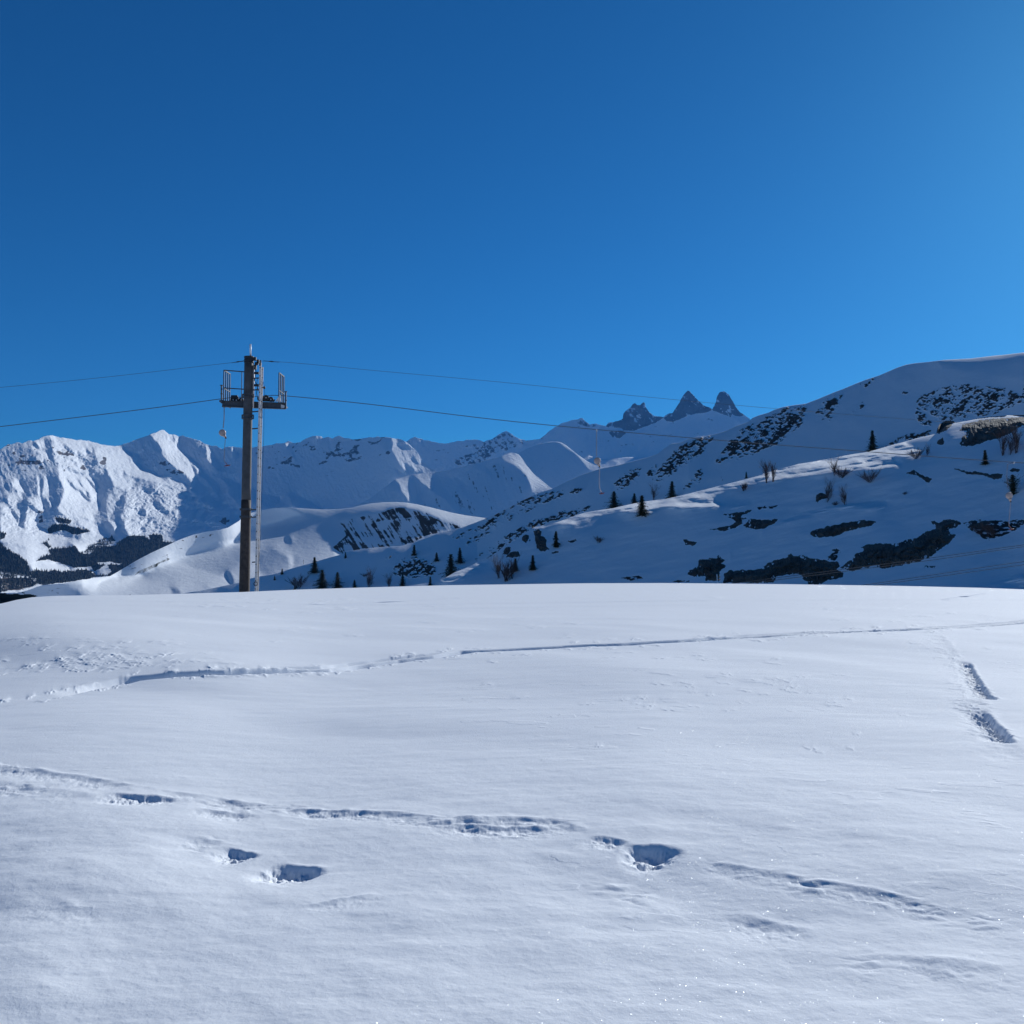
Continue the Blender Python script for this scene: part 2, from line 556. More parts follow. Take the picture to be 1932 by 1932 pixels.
# ---- the left massif, the shaded wall and the valley at its foot
SKY2 = [(-700, 880), (-300, 870), (-80, 880)] + tr(Z2, [(0, 377), (30, 358), (60, 340), (90, 335), (130, 323), (160, 330), (200, 312), (240, 312), (280, 300), (310, 284), (345, 274), (380, 268), (430, 288), (520, 300), (600, 308), (640, 314), (700, 330), (780, 345), (865, 350),
     (930, 325), (1000, 300), (1050, 284), (1090, 265), (1130, 255), (1165, 235), (1185, 231), (1200, 238), (1230, 262), (1280, 270), (1300, 280), (1330, 277), (1400, 297), (1450, 308), (1490, 330), (1530, 345), (1580, 352), (1620, 371), (1650, 357), (1690, 354), (1757, 363)]) + \
    tr(Z3, [(80, 360), (140, 362), (200, 356), (260, 346), (330, 330), (380, 328), (410, 312), (440, 328), (500, 322), (510, 310), (545, 295), (590, 276), (650, 278), (660, 290), (700, 285), (735, 298), (745, 288), (778, 276), (830, 292), (890, 302), (940, 298), (1000, 288), (1060, 284), (1120, 288), (1180, 293), (1230, 302),
            (1275, 325), (1330, 372), (1360, 412), (1385, 460), (1440, 505), (1500, 545), (1560, 590), (1700, 700)]) + [(960, 1000), (2700, 1100)]
L2 = np.full((RH, RW), .12)
L2 = paint(L2, [
    (ZA, .85, [(480, 240), (630, 215), (640, 330), (600, 330), (540, 290)]),
    (ZA, .85, [(460, 300), (530, 360), (640, 380), (700, 460), (700, 540), (640, 500), (610, 570), (560, 520), (520, 460), (600, 450), (560, 400), (460, 370)]),
    (ZA, .9, [(720, 150), (900, 205), (1260, 230), (1350, 330), (1340, 400), (1260, 340), (1250, 460), (1150, 380), (1110, 430), (1020, 350), (930, 270), (880, 260), (800, 250), (740, 200)]),
    (ZA, .68, [(740, 250), (800, 250), (930, 270), (1020, 400), (1100, 450), (1200, 540), (1290, 640), (1320, 700), (1150, 690), (1000, 620), (900, 600), (800, 520), (760, 430), (780, 380)]),
    (ZA, .25, [(880, 270), (940, 280), (1080, 440), (1060, 450), (980, 380)]), (ZA, .2, [(1020, 470), (1100, 540), (1150, 640), (1080, 590)]),
    (ZA, .85, [(1270, 230), (1800, 315), (1830, 380), (1932, 430), (1932, 700), (1820, 640), (1700, 900), (1560, 700), (1500, 480), (1400, 440), (1370, 350)]),
    (ZA, .6, [(1400, 440), (1530, 520), (1530, 700), (1420, 720), (1370, 650), (1430, 600)]),
    (ZA, .88, [(860, 640), (1000, 690), (1180, 740), (1330, 760), (1430, 890), (1400, 960), (1460, 1180), (1440, 1250), (1340, 1330), (1380, 1400), (1250, 1360), (1000, 1360), (830, 1230), (900, 1100), (940, 950), (860, 780)]),
    (ZA, .1, [(960, 780), (1060, 860), (1150, 980), (1100, 960), (1020, 880)]), (ZA, .1, [(1090, 870), (1150, 930), (1310, 1110), (1280, 1130), (1180, 1010)]),
    (ZA, .05, [(1240, 960), (1290, 980), (1345, 1100), (1310, 1120)]), (ZA, .05, [(1230, 740), (1300, 810), (1385, 900), (1400, 960), (1330, 900)]), (ZA, .1, [(1090, 740), (1200, 860), (1240, 950), (1150, 860)]),
    (ZA, .6, [(780, 1310), (870, 1300), (1100, 1380), (1250, 1400), (1400, 1470), (1590, 1600), (1560, 1680), (1150, 1640), (1330, 1560), (1150, 1440), (860, 1500), (760, 1380)]),
    (ZA, .85, [(160, 830), (280, 810), (330, 900), (330, 1000), (290, 980), (180, 920)]),
    (ZA, .6, [(140, 1010), (280, 1000), (335, 1060), (300, 1110), (240, 1080), (240, 1180), (310, 1300), (300, 1440), (250, 1430), (280, 1350), (150, 1200), (90, 1100)]),
    (ZA, .75, [(0, 1160), (130, 1170), (170, 1280), (250, 1430), (330, 1510), (0, 1510)]), (ZA, .15, [(0, 1280), (130, 1310), (130, 1350), (0, 1330)]),
    (ZA, .92, [(520, 760), (560, 765), (575, 1040), (535, 1000), (550, 850)]), (ZA, .75, [(640, 735), (700, 790), (718, 920), (700, 1050), (615, 1030), (640, 900)]),
    (ZA, .92, [(670, 1060), (700, 1080), (765, 1180), (720, 1260), (720, 1180)]), (ZA, .8, [(400, 1080), (600, 1060), (640, 1180), (660, 1280), (560, 1260), (480, 1150), (400, 1130)]),
    (ZA, .75, [(390, 1260), (420, 1230), (560, 1270), (520, 1400), (600, 1500), (620, 1640), (400, 1600), (345, 1500), (380, 1350)]),
    (ZC, .88, [(0, 110), (300, 140), (420, 180), (600, 130), (800, 260), (1000, 350), (1000, 380), (700, 460), (450, 450), (300, 400), (0, 350)]),
    (ZC, .85, [(780, 250), (1100, 310), (1600, 230), (1590, 290), (1440, 350), (1170, 520), (1060, 400), (950, 330)]),
    (ZC, .25, [(0, 390), (300, 400), (480, 460), (740, 540), (480, 610), (300, 570), (140, 500)]),
    (ZA, .8, [(1500, 980), (1530, 1050), (1510, 1080)]), (ZA, .55, [(1560, 1050), (1700, 960), (1800, 1000), (1700, 1130), (1720, 1200), (1620, 1290), (1580, 1390), (1540, 1200)]),
    (ZA, .85, [(1580, 1390), (1640, 1400), (1770, 1450), (1700, 1500), (1680, 1590), (1640, 1500)]),
    (ZB, .92, [(490, 145), (660, 70), (930, 165), (930, 270), (890, 290), (920, 370), (1010, 430), (1110, 470), (1190, 570), (1240, 660), (1350, 750), (1470, 850), (1505, 920), (1485, 1060), (1420, 960), (1300, 800),
              (1140, 680), (1170, 740), (1230, 850), (1345, 920), (1340, 960), (1400, 1080), (1560, 1170), (1670, 1220), (1670, 1400), (1600, 1490), (1500, 1440), (1480, 1240), (1300, 1150), (1200, 1080), (1190, 1000), (1080, 960),
              (1090, 860), (1080, 760), (1000, 720), (820, 590), (700, 470), (660, 330), (560, 220)]),
    (ZB, .25, [(820, 200), (860, 200), (860, 270), (800, 230)]), (ZB, .2, [(900, 480), (1040, 570), (1020, 575)]), (ZB, .15, [(1080, 570), (1200, 690), (1150, 690)]),
    (ZB, .85, [(-30, 320), (120, 370), (180, 410), (340, 420), (300, 520), (310, 560), (380, 580), (360, 640), (440, 660), (540, 670), (570, 720), (690, 800), (780, 800), (1030, 870), (1050, 950), (850, 910), (600, 850), (400, 790), (250, 760), (160, 760), (100, 640), (-30, 540)]),
    (ZB, .45, [(160, 470), (240, 460), (260, 530), (200, 540)]), (ZB, .4, [(200, 590), (330, 600), (280, 650)]),
    (ZB, .55, [(-30, 640), (120, 760), (250, 780), (300, 830), (200, 960), (100, 950), (-30, 900)]),
    (ZB, .66, [(150, 970), (330, 930), (520, 990), (600, 880), (850, 915), (1080, 970), (1140, 1180), (1140, 1300), (1050, 1400), (1300, 1450), (1400, 1540), (1100, 1560), (800, 1540), (650, 1600), (200, 1640), (110, 1500), (140, 1430), (60, 1350), (120, 1200)]),
    (ZB, .1, [(250, 870), (330, 830), (500, 860), (530, 950), (330, 920), (200, 960)]),
    (ZB, .05, [(540, 1140), (640, 1130), (740, 1250), (600, 1240)]), (ZB, .05, [(330, 1240), (440, 1230), (440, 1320), (340, 1300)]), (ZB, .15, [(700, 1280), (870, 1280), (860, 1370), (700, 1330)]),
    (ZB, .9, [(110, 1440), (250, 1500), (400, 1560), (330, 1620), (180, 1620)]),
    (ZB, .95, [(1150, 1330), (1260, 1200), (1305, 1180), (1285, 1280), (1180, 1410)]), (ZB, .5, [(1200, 1400), (1460, 1260), (1480, 1400), (1300, 1460)]),
    (ZB, .85, [(1310, 285), (1360, 310), (1420, 410), (1540, 620), (1500, 670), (1430, 650), (1330, 500)]), (ZB, .95, [(1690, 325), (1765, 400), (1720, 490), (1690, 420)]),
    (ZB, .88, [(1500, 770), (1620, 780), (1760, 830), (1850, 900), (1860, 1200), (1800, 1200), (1740, 1100), (1630, 1000), (1650, 900)]),
    (ZB, .85, [(1730, 1230), (1790, 1250), (1730, 1370)]), (ZB, .8, [(1690, 1440), (1860, 1340), (1850, 1390)]),
    (Z3, .85, [(40, 620), (75, 650), (75, 800), (30, 760)]), (Z3, .85, [(150, 660), (240, 705), (350, 725), (355, 765), (300, 800), (220, 800), (150, 770)]),
    (Z3, .92, [(405, 700), (480, 705), (540, 740), (650, 812), (450, 800), (430, 740)]), (Z3, .9, [(380, 330), (440, 325), (405, 372)]), (Z3, .9, [(435, 398), (455, 410), (478, 468), (440, 430)]), (Z3, .9, [(485, 393), (525, 445), (508, 440)]),
    (Z3, .9, [(600, 276), (655, 278), (655, 305), (612, 298)]),
    (Z3, .9, [(1165, 292), (1270, 320), (1340, 372), (1385, 440), (1380, 470), (1500, 545), (1330, 555), (1205, 580), (1205, 520), (1270, 560), (1205, 460), (1165, 390)]),
    (Z3, .1, [(1180, 320), (1270, 340), (1320, 375), (1230, 360)]), (Z3, .1, [(1260, 470), (1330, 530), (1300, 550)]), (Z3, .1, [(1300, 400), (1380, 480), (1340, 470)]),
    (ZC, .8, [(440, 680), (720, 680), (760, 685), (1010, 740), (1000, 790), (780, 790), (500, 790)]), (ZC, .7, [(430, 790), (1350, 790), (1400, 900), (0, 1090), (0, 840)]),
])
# region weights on the massif
rgt = sstep(500, 560, GX)                              # shaded wall
low = sstep(985, 1030, GY)
LS2 = blur(L2, 1.1)
lit2 = sstep(.3, .6, LS2)
fl2 = fbs((GX - .45 * (GY - 900)) / 8, GY / 42, 121, 4, .62)
lump = fbm(GX / 16, GY / 8, 131, 5, .62)
txt = blur(paint(np.zeros((RH, RW)), [(ZB, 1., [(60, 950), (600, 860), (1080, 950), (1400, 1000), (1680, 1200), (1680, 1480), (1400, 1560), (200, 1640), (60, 1400)]),
                                      (ZA, .8, [(740, 240), (1330, 400), (1540, 460), (1540, 720), (1000, 700), (800, 560)]), (ZA, .7, [(380, 1050), (1000, 1340), (1500, 1640), (0, 1640), (0, 1160)])]), 8)
q2 = qmap(LS2, -.85, .56) * (1 - .6 * rgt * (1 - lit2)) - .7 * rgt * lit2 + (.16 + .1 * (1 - lit2)) * fl2 + (.12 + .48 * txt) * lump * (1 - .4 * low)
p2 = pmap(LS2, .8) - (.9 * txt) * fbm(GX / 14, GY / 6, 141, 5, .6)
H2 = relief(q2, p2, lam=.45, cut=700)
H2 += (2.0 * txt + .25) * (1 - np.abs(fbm((GX + .3 * GY) / 15, GY / 7.5, 145, 5, .62)) * 2) + (.5 + 1.1 * sstep(-.2, .4, fbm(GX / 45, GY / 30, 143, 3))) * (1 - .6 * txt) * (1 - low) * fbs((GX - .4 * GY) / 7, GY / 20, 147, 5, .68) + .8 * (1 - low) * fbm(GX / 7, GY / 5, 149, 4, .65)
K2 = .16 + .28 * sstep(1075, 985, GY) + .10 * sstep(960, 860, GY)
K2 = .055 + K2 + sstep(590, 680, GX) * (.46 * sstep(1000, 960, GY)) + .16 * (1 - lit2) * (1 - low)
K2 = blur(K2, 4)
rk2 = .80 * sstep(.04, .34, fbm((GX + .4 * GY) / 16, GY / 9, 151, 5, .62)) * paint(np.full((RH, RW), .0), [
    (ZA, 1.1, [(0, 370), (100, 290), (400, 230), (540, 290), (700, 460), (760, 700), (500, 700), (0, 640)]), (ZA, 1.2, [(760, 300), (950, 300), (1330, 700), (1350, 760), (1000, 720), (850, 650), (1100, 600), (780, 380)]),
    (ZA, 1.2, [(1400, 430), (1540, 480), (1540, 730), (1380, 720)]), (ZA, 1.2, [(540, 1260), (640, 1270), (610, 1480), (540, 1380)]), (ZB, 1.2, [(620, 540), (740, 520), (1020, 730), (880, 750), (780, 700), (650, 620)]),
    (ZB, .9, [(1480, 1200), (1670, 1240), (1670, 1480), (1500, 1420)]), (Z3, .70, [(140, 350), (1170, 270), (1150, 420), (600, 500), (200, 520)]), (Z3, .6, [(680, 560), (790, 480), (800, 500), (700, 570)])])
fo2 = paint(np.zeros((RH, RW)), [
    (ZC, .95, [(0, 390), (220, 530), (400, 660), (440, 760), (430, 850), (180, 850), (100, 790), (0, 720)]), (ZC, .8, [(-900, 300), (0, 390), (0, 1100), (-900, 1100)]),
    (ZC, .95, [(700, 470), (1000, 440), (1080, 410), (1170, 520), (1300, 540), (1450, 440), (1700, 400), (1790, 310), (1932, 275), (2010, 285), (2700, 400), (2400, 700), (2000, 850), (1400, 870), (1330, 720), (1050, 720), (700, 620), (500, 640), (740, 540)]),
    (Z2, .95, [(850, 1060), (930, 1010), (1050, 1008), (1120, 1040), (1175, 1078), (1000, 1190), (880, 1290), (850, 1200)]), (Z2, .9, [(1080, 1000), (1150, 995), (1192, 1012), (1185, 1050), (1110, 1040)]),
    (ZC, .8, [(0, 210), (90, 240), (60, 300), (0, 325)]), (ZC, .72, [(700, 180), (800, 90), (1100, 150), (1330, 200), (1140, 250), (900, 200), (720, 235)]), (ZC, .6, [(780, -20), (1060, 40), (1000, 110), (850, 80)]),
    (ZC, .5, [(1170, 520), (1500, 310), (1640, 280), (1690, 340), (1590, 400), (1250, 540)]), (ZC, .6, [(620, 380), (680, 330), (750, 440), (700, 460)]), (ZC, .55, [(700, 330), (740, 310), (760, 330)]),
    (ZC, .95, [(430, 850), (440, 780), (740, 790), (780, 770), (1350, 780), (1400, 880), (1180, 910), (850, 960), (600, 980), (400, 900)]),
    (ZC, .55, [(0, 720), (100, 790), (440, 850), (700, 960), (600, 980), (0, 1100)]),
    (ZC, .1, [(1400, 690), (1430, 655), (1600, 655), (1800, 680), (1600, 700)]), (ZC, .3, [(1330, 800), (1560, 690), (1620, 780), (1560, 860), (1350, 840)]),
    (ZC, .0, [(450, 690), (720, 680), (720, 775), (480, 780)]), (ZC, .0, [(775, 685), (1000, 750), (970, 800), (790, 770)]),
])
stripe = fbm(GX / 22, GY / 2.6, 161, 4, .6)
fo2 = fo2 + (fo2 > .05) * (.22 * stripe) + .55 * (GY > ZC[2] + .1295 * 780) * (GX < 175) * (stripe > .35) * -1.0
fo2 += .3 * sstep(.15, .5, fbm(GX / 12, GY / 3.5, 165, 4)) * sstep(1000, 1020, GY) * (L2 > .5)
so2 = .62 * blur(paint(np.zeros((RH, RW)), [(ZC, 1., [(0, 870), (400, 880), (600, 940), (520, 1000), (300, 1075), (0, 1085)]), (ZC, .8, [(1250, 520), (1500, 320), (1640, 290), (1680, 340), (1590, 390)]), (ZC, .8, [(750, 470), (1000, 400), (900, 490)])]), 2) + .15 * stripe * (GY > 1080)
far2 = Layer('mountain_massif', SKY2, [(-900, 1165), (2900, 1165)], [(-700, 4300), (60, 4300), (500, 4830), (700, 4900), (2700, 5100)], K2, H2, MS_FAR, 420, x0=-420, x1=960, step=.9,
             masks=[np.clip(rk2, 0, 1), np.clip(fo2, 0, 1), np.clip(so2, 0, 1)], back=.5, backd=1400, jag=(1.6, 8.))

# ---- smooth snow hills in the middle distance
SKYC = [(-700, 1135), (-100, 1112)] + tr(ZC, [(0, 1100), (250, 1100), (400, 1065), (620, 985)]) + tr(Z2, [(460, 1352), (520, 1338), (600, 1326), (700, 1308), (800, 1298), (850, 1270), (900, 1240), (1000, 1180), (1100, 1128), (1200, 1082), (1300, 1035), (1400, 998), (1500, 975), (1600, 960), (1660, 944), (1700, 920), (1740, 896)]) + \
    tr(Z3, [(80, 862), (120, 842), (200, 820), (300, 802), (400, 797), (500, 804), (650, 813), (760, 812), (870, 800), (930, 784), (1000, 770), (1100, 760), (1200, 759), (1280, 764), (1350, 776), (1450, 798), (1600, 836), (1700, 855), (1840, 874), (1932, 905)]) + [(1000, 1040), (2700, 1140)]
LC = np.full((RH, RW), .72)
LC = paint(LC, [
    (Z2, .10, [(700, 1400), (800, 1240), (1100, 1060), (1400, 930), (1660, 880), (1780, 820), (1780, 1010), (1600, 1045), (1450, 1080), (1250, 1150), (1050, 1285), (850, 1300)]),
    (Z3, .10, [(0, 830), (120, 780), (200, 770), (300, 770), (430, 808), (540, 850), (440, 880), (250, 925), (120, 945), (0, 985)]),
    (Z3, .05, [(392, 1018), (432, 1018), (430, 1055), (402, 1058)]),
    (Z3, .40, [(180, 1130), (280, 1090), (400, 1150), (430, 1230), (260, 1300), (180, 1260)]),
    (Z3, .30, [(450, 1160), (560, 1120), (740, 1090), (740, 1150), (560, 1210), (440, 1240)]),
    (Z2, .45, [(1180, 1120), (1400, 1090), (1757, 1070), (1757, 1200), (1600, 1290), (1400, 1230), (1250, 1180)]),
    (Z2, .05, [(1645, 1265), (1680, 1275), (1705, 1350), (1685, 1365)]), (Z2, .95, [(1500, 1370), (1600, 1300), (1650, 1300), (1680, 1360), (1560, 1400)]),
    (Z2, .10, [(0, 1370), (480, 1350), (600, 1325), (600, 1370), (560, 1440), (480, 1460), (0, 1460)]),
    (Z2, .3, [(1240, 1370), (1310, 1400), (1320, 1440), (1260, 1440)]), (ZC, .2, [(1190, 1140), (1300, 1130), (1330, 1145), (1200, 1155)]),
    (Z3, .30, [(790, 888), (900, 868), (1070, 828), (1200, 793), (1250, 793), (1400, 828), (1500, 868), (1680, 945), (1400, 1000), (1330, 1040), (1220, 1080), (1000, 1100), (830, 1150), (740, 1090), (830, 1000)]),
    (Z3, .7, [(840, 880), (900, 880), (960, 960), (1010, 1070), (960, 1050), (880, 950)]), (Z3, .7, [(960, 870), (1010, 960), (1060, 1050), (1020, 1030)]), (Z3, .6, [(800, 900), (850, 900), (800, 960)]),
    (Z3, .75, [(790, 1030), (860, 1120), (800, 1100), (770, 1060)]),
], .5)
cliff = paint(np.zeros((RH, RW)), [(Z3, 1., [(785, 900), (900, 874), (1070, 834), (1200, 798), (1250, 798), (1400, 832), (1500, 872), (1680, 945), (1400, 1005), (1330, 1050), (1220, 1085), (1000, 1100), (830, 1150), (730, 1090), (830, 1000)])], .5)
dia = fbs((GX - .62 * (GY - 960)) / 5, GY / 42, 171, 4, .7)
rkC = cliff * (.42 + .75 * dia + .35 * fbm(GX / 16, GY / 12, 175, 4))
rkC += paint(np.zeros((RH, RW)), [(Z3, .25, [(1360, 850), (1460, 870), (1660, 945), (1400, 985), (1370, 930)]), (Z3, .28, [(1170, 790), (1250, 800), (1320, 860), (1190, 880), (1050, 900), (1060, 850)]), (Z3, .25, [(800, 950), (870, 1000), (980, 1090), (900, 1110), (820, 1020)])])
rkC += .55 * sstep(.2, .5, fbm(GX / 9, GY / 3, 181, 4)) * paint(np.zeros((RH, RW)), [(Z2, 1., [(900, 1240), (1400, 1000), (1600, 970), (1300, 1120), (1000, 1285)]), (Z2, 1., [(0, 1400), (420, 1370), (480, 1420), (0, 1460)])])
foC = paint(np.zeros((RH, RW)), [(Z2, .9, [(0, 1425), (200, 1430), (280, 1440), (200, 1490), (0, 1500)]), (Z2, .9, [(-900, 1380), (0, 1425), (0, 1500), (-900, 1500)]), (Z2, .5, [(1020, 1250), (1150, 1200), (1220, 1160), (1250, 1170), (1080, 1260), (980, 1290)])])
LCb = blur(LC, 2.4)
qC = qmap(LCb, -.34, .62) + .05 * fbm(GX / 40, GY / 18, 185, 4, .5) + cliff * .5 * dia
steepC = blur(paint(np.zeros((RH, RW)), [(Z2, 1., [(700, 1360), (900, 1200), (1100, 1060), (1400, 930), (1660, 880), (1780, 820), (1780, 1010), (1600, 1045), (1450, 1080), (1250, 1150), (1050, 1285), (850, 1300)]), (Z3, 1., [(0, 830), (120, 780), (200, 770), (300, 770), (430, 808), (500, 850), (400, 880), (250, 925), (120, 945), (0, 985)]), (Z2, .8, [(0, 1370), (480, 1350), (600, 1325), (600, 1370), (560, 1440), (480, 1460), (0, 1460)])]) + .2 * cliff, 2)
HC = relief(qC, pmap(LCb, .5) + .8 * steepC, lam=1., cut=600)
KC = .0 + blur(.20 + .28 * (1 - LC) + .35 * cliff, 5)
hillC = Layer('snowy_hill', SKYC, [(-900, 1168), (2900, 1168)], [(-700, 680), (2700, 680)], KC, HC, MS_MID, 260, x0=-420, x1=1010, step=1.0, top=([-700, 60, 120, 210, 250, 340, 430, 520, 620, 2000], [-.1, -.1, -.3, 0, -.1, -1.0, -1.0, -.5, 0, 0], 28., 4.),
              masks=[np.clip(rkC, 0, 1), np.clip(foC, 0, 1), zero], back=.35, backd=260)

# ---- the big hillside on the right
SKYE = [(-700, 1165), (150, 1155)] + tr(Z2, [(1100, 1460), (1270, 1434), (1480, 1400), (1757, 1342)]) + tr(Z3, [(120, 1318), (200, 1299), (300, 1285), (440, 1240), (560, 1207), (700, 1165), (800, 1138), (830, 1118), (900, 1108), (1000, 1094), (1100, 1085), (1220, 1080), (1330, 1052), (1360, 1040), (1500, 986), (1680, 941), (1840, 882)]) + \
    tr(Z4, [(60, 925), (140, 886), (220, 852), (300, 812), (370, 775), (430, 748), (500, 715), (570, 696), (640, 660), (700, 631), (760, 605), (800, 592), (860, 572), (900, 561), (1000, 541), (1100, 515), (1190, 491), (1250, 470), (1300, 432), (1340, 404), (1400, 396), (1450, 374), (1500, 360), (1560, 354), (1640, 338), (1700, 318), (1760, 290), (1840, 262)]) + \
    tr(Z5, [(150, 458), (200, 438), (250, 425), (300, 402), (350, 386), (420, 374), (500, 364), (560, 342), (600, 326), (680, 292), (750, 266), (830, 232), (900, 205), (980, 180), (1050, 150), (1100, 128), (1160, 108), (1220, 98), (1300, 91), (1400, 78), (1500, 72), (1580, 68), (1650, 60), (1750, 48), (1800, 44), (1932, 28)]) + [(2150, 640), (2500, 640), (2700, 660)]
hE = paint(np.zeros((RH, RW)), [
    (Z4, .8, [(930, 710), (1000, 620), (1080, 560), (1150, 560), (1130, 640), (1080, 700)]), (Z4, .85, [(1160, 590), (1290, 500), (1420, 395), (1560, 355), (1640, 340), (1560, 450), (1420, 560), (1300, 640), (1220, 650)]),
    (Z4, .85, [(1610, 540), (1660, 450), (1720, 380), (1800, 300), (1932, 240), (1932, 370), (1840, 480), (1700, 520), (1620, 555)]), (Z4, .8, [(1400, 720), (1440, 650), (1530, 550), (1555, 600), (1500, 680), (1440, 710)]),
    (Z4, .7, [(1600, 650), (1660, 590), (1700, 640), (1640, 665)]), (Z4, .72, [(0, 1120), (100, 900), (300, 800), (430, 740), (640, 690), (800, 680), (760, 720), (520, 790), (300, 900), (180, 980), (60, 1060)]),
    (Z4, 1., [(270, 1020), (420, 900), (560, 870), (700, 830), (850, 800), (840, 830), (660, 890), (500, 930), (330, 1030)]), (Z4, .9, [(60, 1150), (200, 1040), (330, 960), (340, 1010), (200, 1110), (100, 1160)]),
    (Z4, .6, [(0, 1040), (60, 960), (100, 1000), (20, 1080)]), (Z4, .6, [(600, 830), (650, 800), (660, 850), (610, 860)]), (Z4, .5, [(1620, 320), (1700, 300), (1840, 240), (1840, 262), (1700, 330)]),
    (Z5, .85, [(0, 620), (130, 500), (340, 400), (520, 360), (500, 470), (400, 580), (300, 640), (150, 700), (0, 720)]), (Z5, .85, [(560, 430), (620, 330), (760, 262), (730, 350), (670, 470), (600, 480)]),
    (Z5, .8, [(840, 240), (930, 195), (1040, 160), (960, 225), (870, 268)]), (Z5, .8, [(780, 450), (830, 370), (880, 330), (890, 390), (830, 430)]), (Z5, .7, [(610, 500), (680, 470), (680, 490)]),
    (Z5, .74, [(1220, 360), (1250, 310), (1450, 230), (1570, 215), (1650, 260), (1750, 235), (1900, 290), (1932, 250), (1990, 240), (1990, 350), (1800, 400), (1780, 430), (1620, 455), (1500, 480), (1400, 490), (1300, 430)]),
    (Z5, 1., [(1220, 380), (1290, 440), (1355, 530), (1240, 500), (1212, 430)]), (Z5, .95, [(970, 650), (1100, 590), (1250, 535), (1340, 540), (1340, 570), (1200, 600), (1050, 645)]), (Z5, .9, [(1230, 340), (1260, 310), (1460, 235), (1460, 255), (1300, 320)]),
    (Z5, .5, [(1290, 150), (1420, 145), (1400, 172), (1290, 195)]), (Z5, .5, [(1400, 100), (1720, 60), (1720, 75), (1420, 120)]), (Z5, .7, [(500, 735), (560, 685), (625, 685), (600, 725)]), (Z5, .9, [(1118, 282), (1190, 273), (1180, 303), (1130, 305)]), (Z5, .9, [(1002, 298), (1030, 280), (1030, 302)]),
    (Z5, .7, [(120, 805), (140, 770), (155, 780), (140, 800)]), (Z5, .8, [(860, 660), (900, 650), (900, 680), (850, 685)]),
    (Z3, .75, [(1932, 900), (1840, 915), (1700, 965), (1580, 1010), (1640, 1035), (1780, 1000), (1932, 960)]), (Z3, .85, [(1960, 1060), (1800, 1160), (1740, 1200), (1960, 1180)]),
    (Z3, .95, [(1200, 1180), (1330, 1150), (1480, 1195), (1490, 1300), (1330, 1312), (1160, 1290)]), (Z3, .9, [(1130, 1155), (1195, 1128), (1190, 1170), (1140, 1178)]), (Z3, .7, [(190, 1395), (230, 1370), (285, 1370), (280, 1402)]), (Z3, .7, [(1090, 1140), (1130, 1150), (1110, 1240)]),
])
clE = fbm((GX * .80 - GY * .6) / 20 + 4, (GX * .6 + GY * .80) / 5.5, 191, 5, .75)
clE2 = fbm((GX + 1.2 * GY) / 6.5, (GY * 1.0 - .3 * GX) / 3.0, 195, 4, .7)
hEb = .5 * blur(hE, 1.5) + .55 * blur(hE, 7)
rkE = hEb * (.56 + .85 * clE + .95 * clE2)
rkE = np.where(hEb > .02, rkE, 0)
LE = np.full((RH, RW), .16)
LE = paint(LE, [(Z5, .60, [(1350, 60), (1990, 20), (1990, 200), (1700, 170), (1400, 130)]), (Z4, .6, [(880, 612), (1030, 590), (1120, 545), (1050, 600), (900, 645)]), (Z4, .5, [(700, 680), (850, 640), (860, 650), (740, 700)]),
                (Z4, .6, [(300, 1000), (440, 950), (460, 960), (330, 1040)])])
rocky = np.clip(rkE, 0, 1)
qE = qmap(blur(LE, 3), -.50, .15) + .20 * fbm((GX - GY) / 60, (GX + GY) / 30, 201, 5, .55) + .35 * blur(sstep(.35, .6, rocky), 1.0) * clE2
HE_ = relief(qE, pmap(blur(LE, 3), .5) + .45 * fbm((GX - GY) / 40, (GX + GY) / 14, 207, 4, .6), lam=.5, cut=600) + 2.2 * blur(sstep(.35, .6, rocky), .8)
KE = .45 + .10 * sstep(900, 700, GY) - .14 * blur((np.abs(GY - np.interp(GX[0], *np.array(SKYE).T)[None]) < 7).astype(float), 3)
hillE = Layer('hillside', SKYE, [(-900, 1175), (900, 1175), (1300, 1010), (1932, 880), (2900, 800)], [(-700, 360), (120, 350), (900, 270), (1300, 250), (1932, 205), (2700, 170)], KE, HE_, MS_RIGHT, 420, x0=120, x1=2420, step=1.0,
              masks=[np.clip(rkE, 0, 1), zero, zero], back=.5, backd=120, top=([0, 1], [.12, .12], 10., 1.))

# ---- the nearer knoll on the right
SKYF = [(-700, 1175), (560, 1160)] + tr(Z3, [(1000, 1420), (1200, 1388), (1300, 1366), (1400, 1350), (1500, 1328), (1560, 1305), (1620, 1270), (1700, 1240), (1760, 1210), (1820, 1178)]) + \
    tr(Z4, [(60, 1190), (110, 1165), (170, 1135), (210, 1110), (235, 1085), (270, 1060), (330, 1030), (380, 985), (430, 958), (452, 944), (500, 935), (560, 922), (600, 911), (660, 892), (720, 868), (780, 850), (850, 838), (900, 830), (960, 822), (1040, 803), (1100, 790), (1180, 776), (1250, 768), (1300, 762), (1400, 740), (1500, 715), (1600, 690), (1700, 665), (1800, 640), (1932, 605)]) + \
    tr(Z5, [(200, 830), (300, 800), (380, 780), (450, 760), (530, 748), (600, 735), (680, 722), (750, 706), (820, 694), (880, 686), (940, 672), (1000, 655), (1080, 632), (1150, 614), (1220, 594), (1280, 580), (1340, 566), (1370, 555), (1390, 520), (1420, 494), (1480, 490), (1560, 478), (1620, 466), (1700, 455), (1780, 450), (1812, 448), (1820, 441), (1932, 446)]) + [(2150, 790), (2400, 800), (2700, 880)]
LF = np.full((RH, RW), .22)
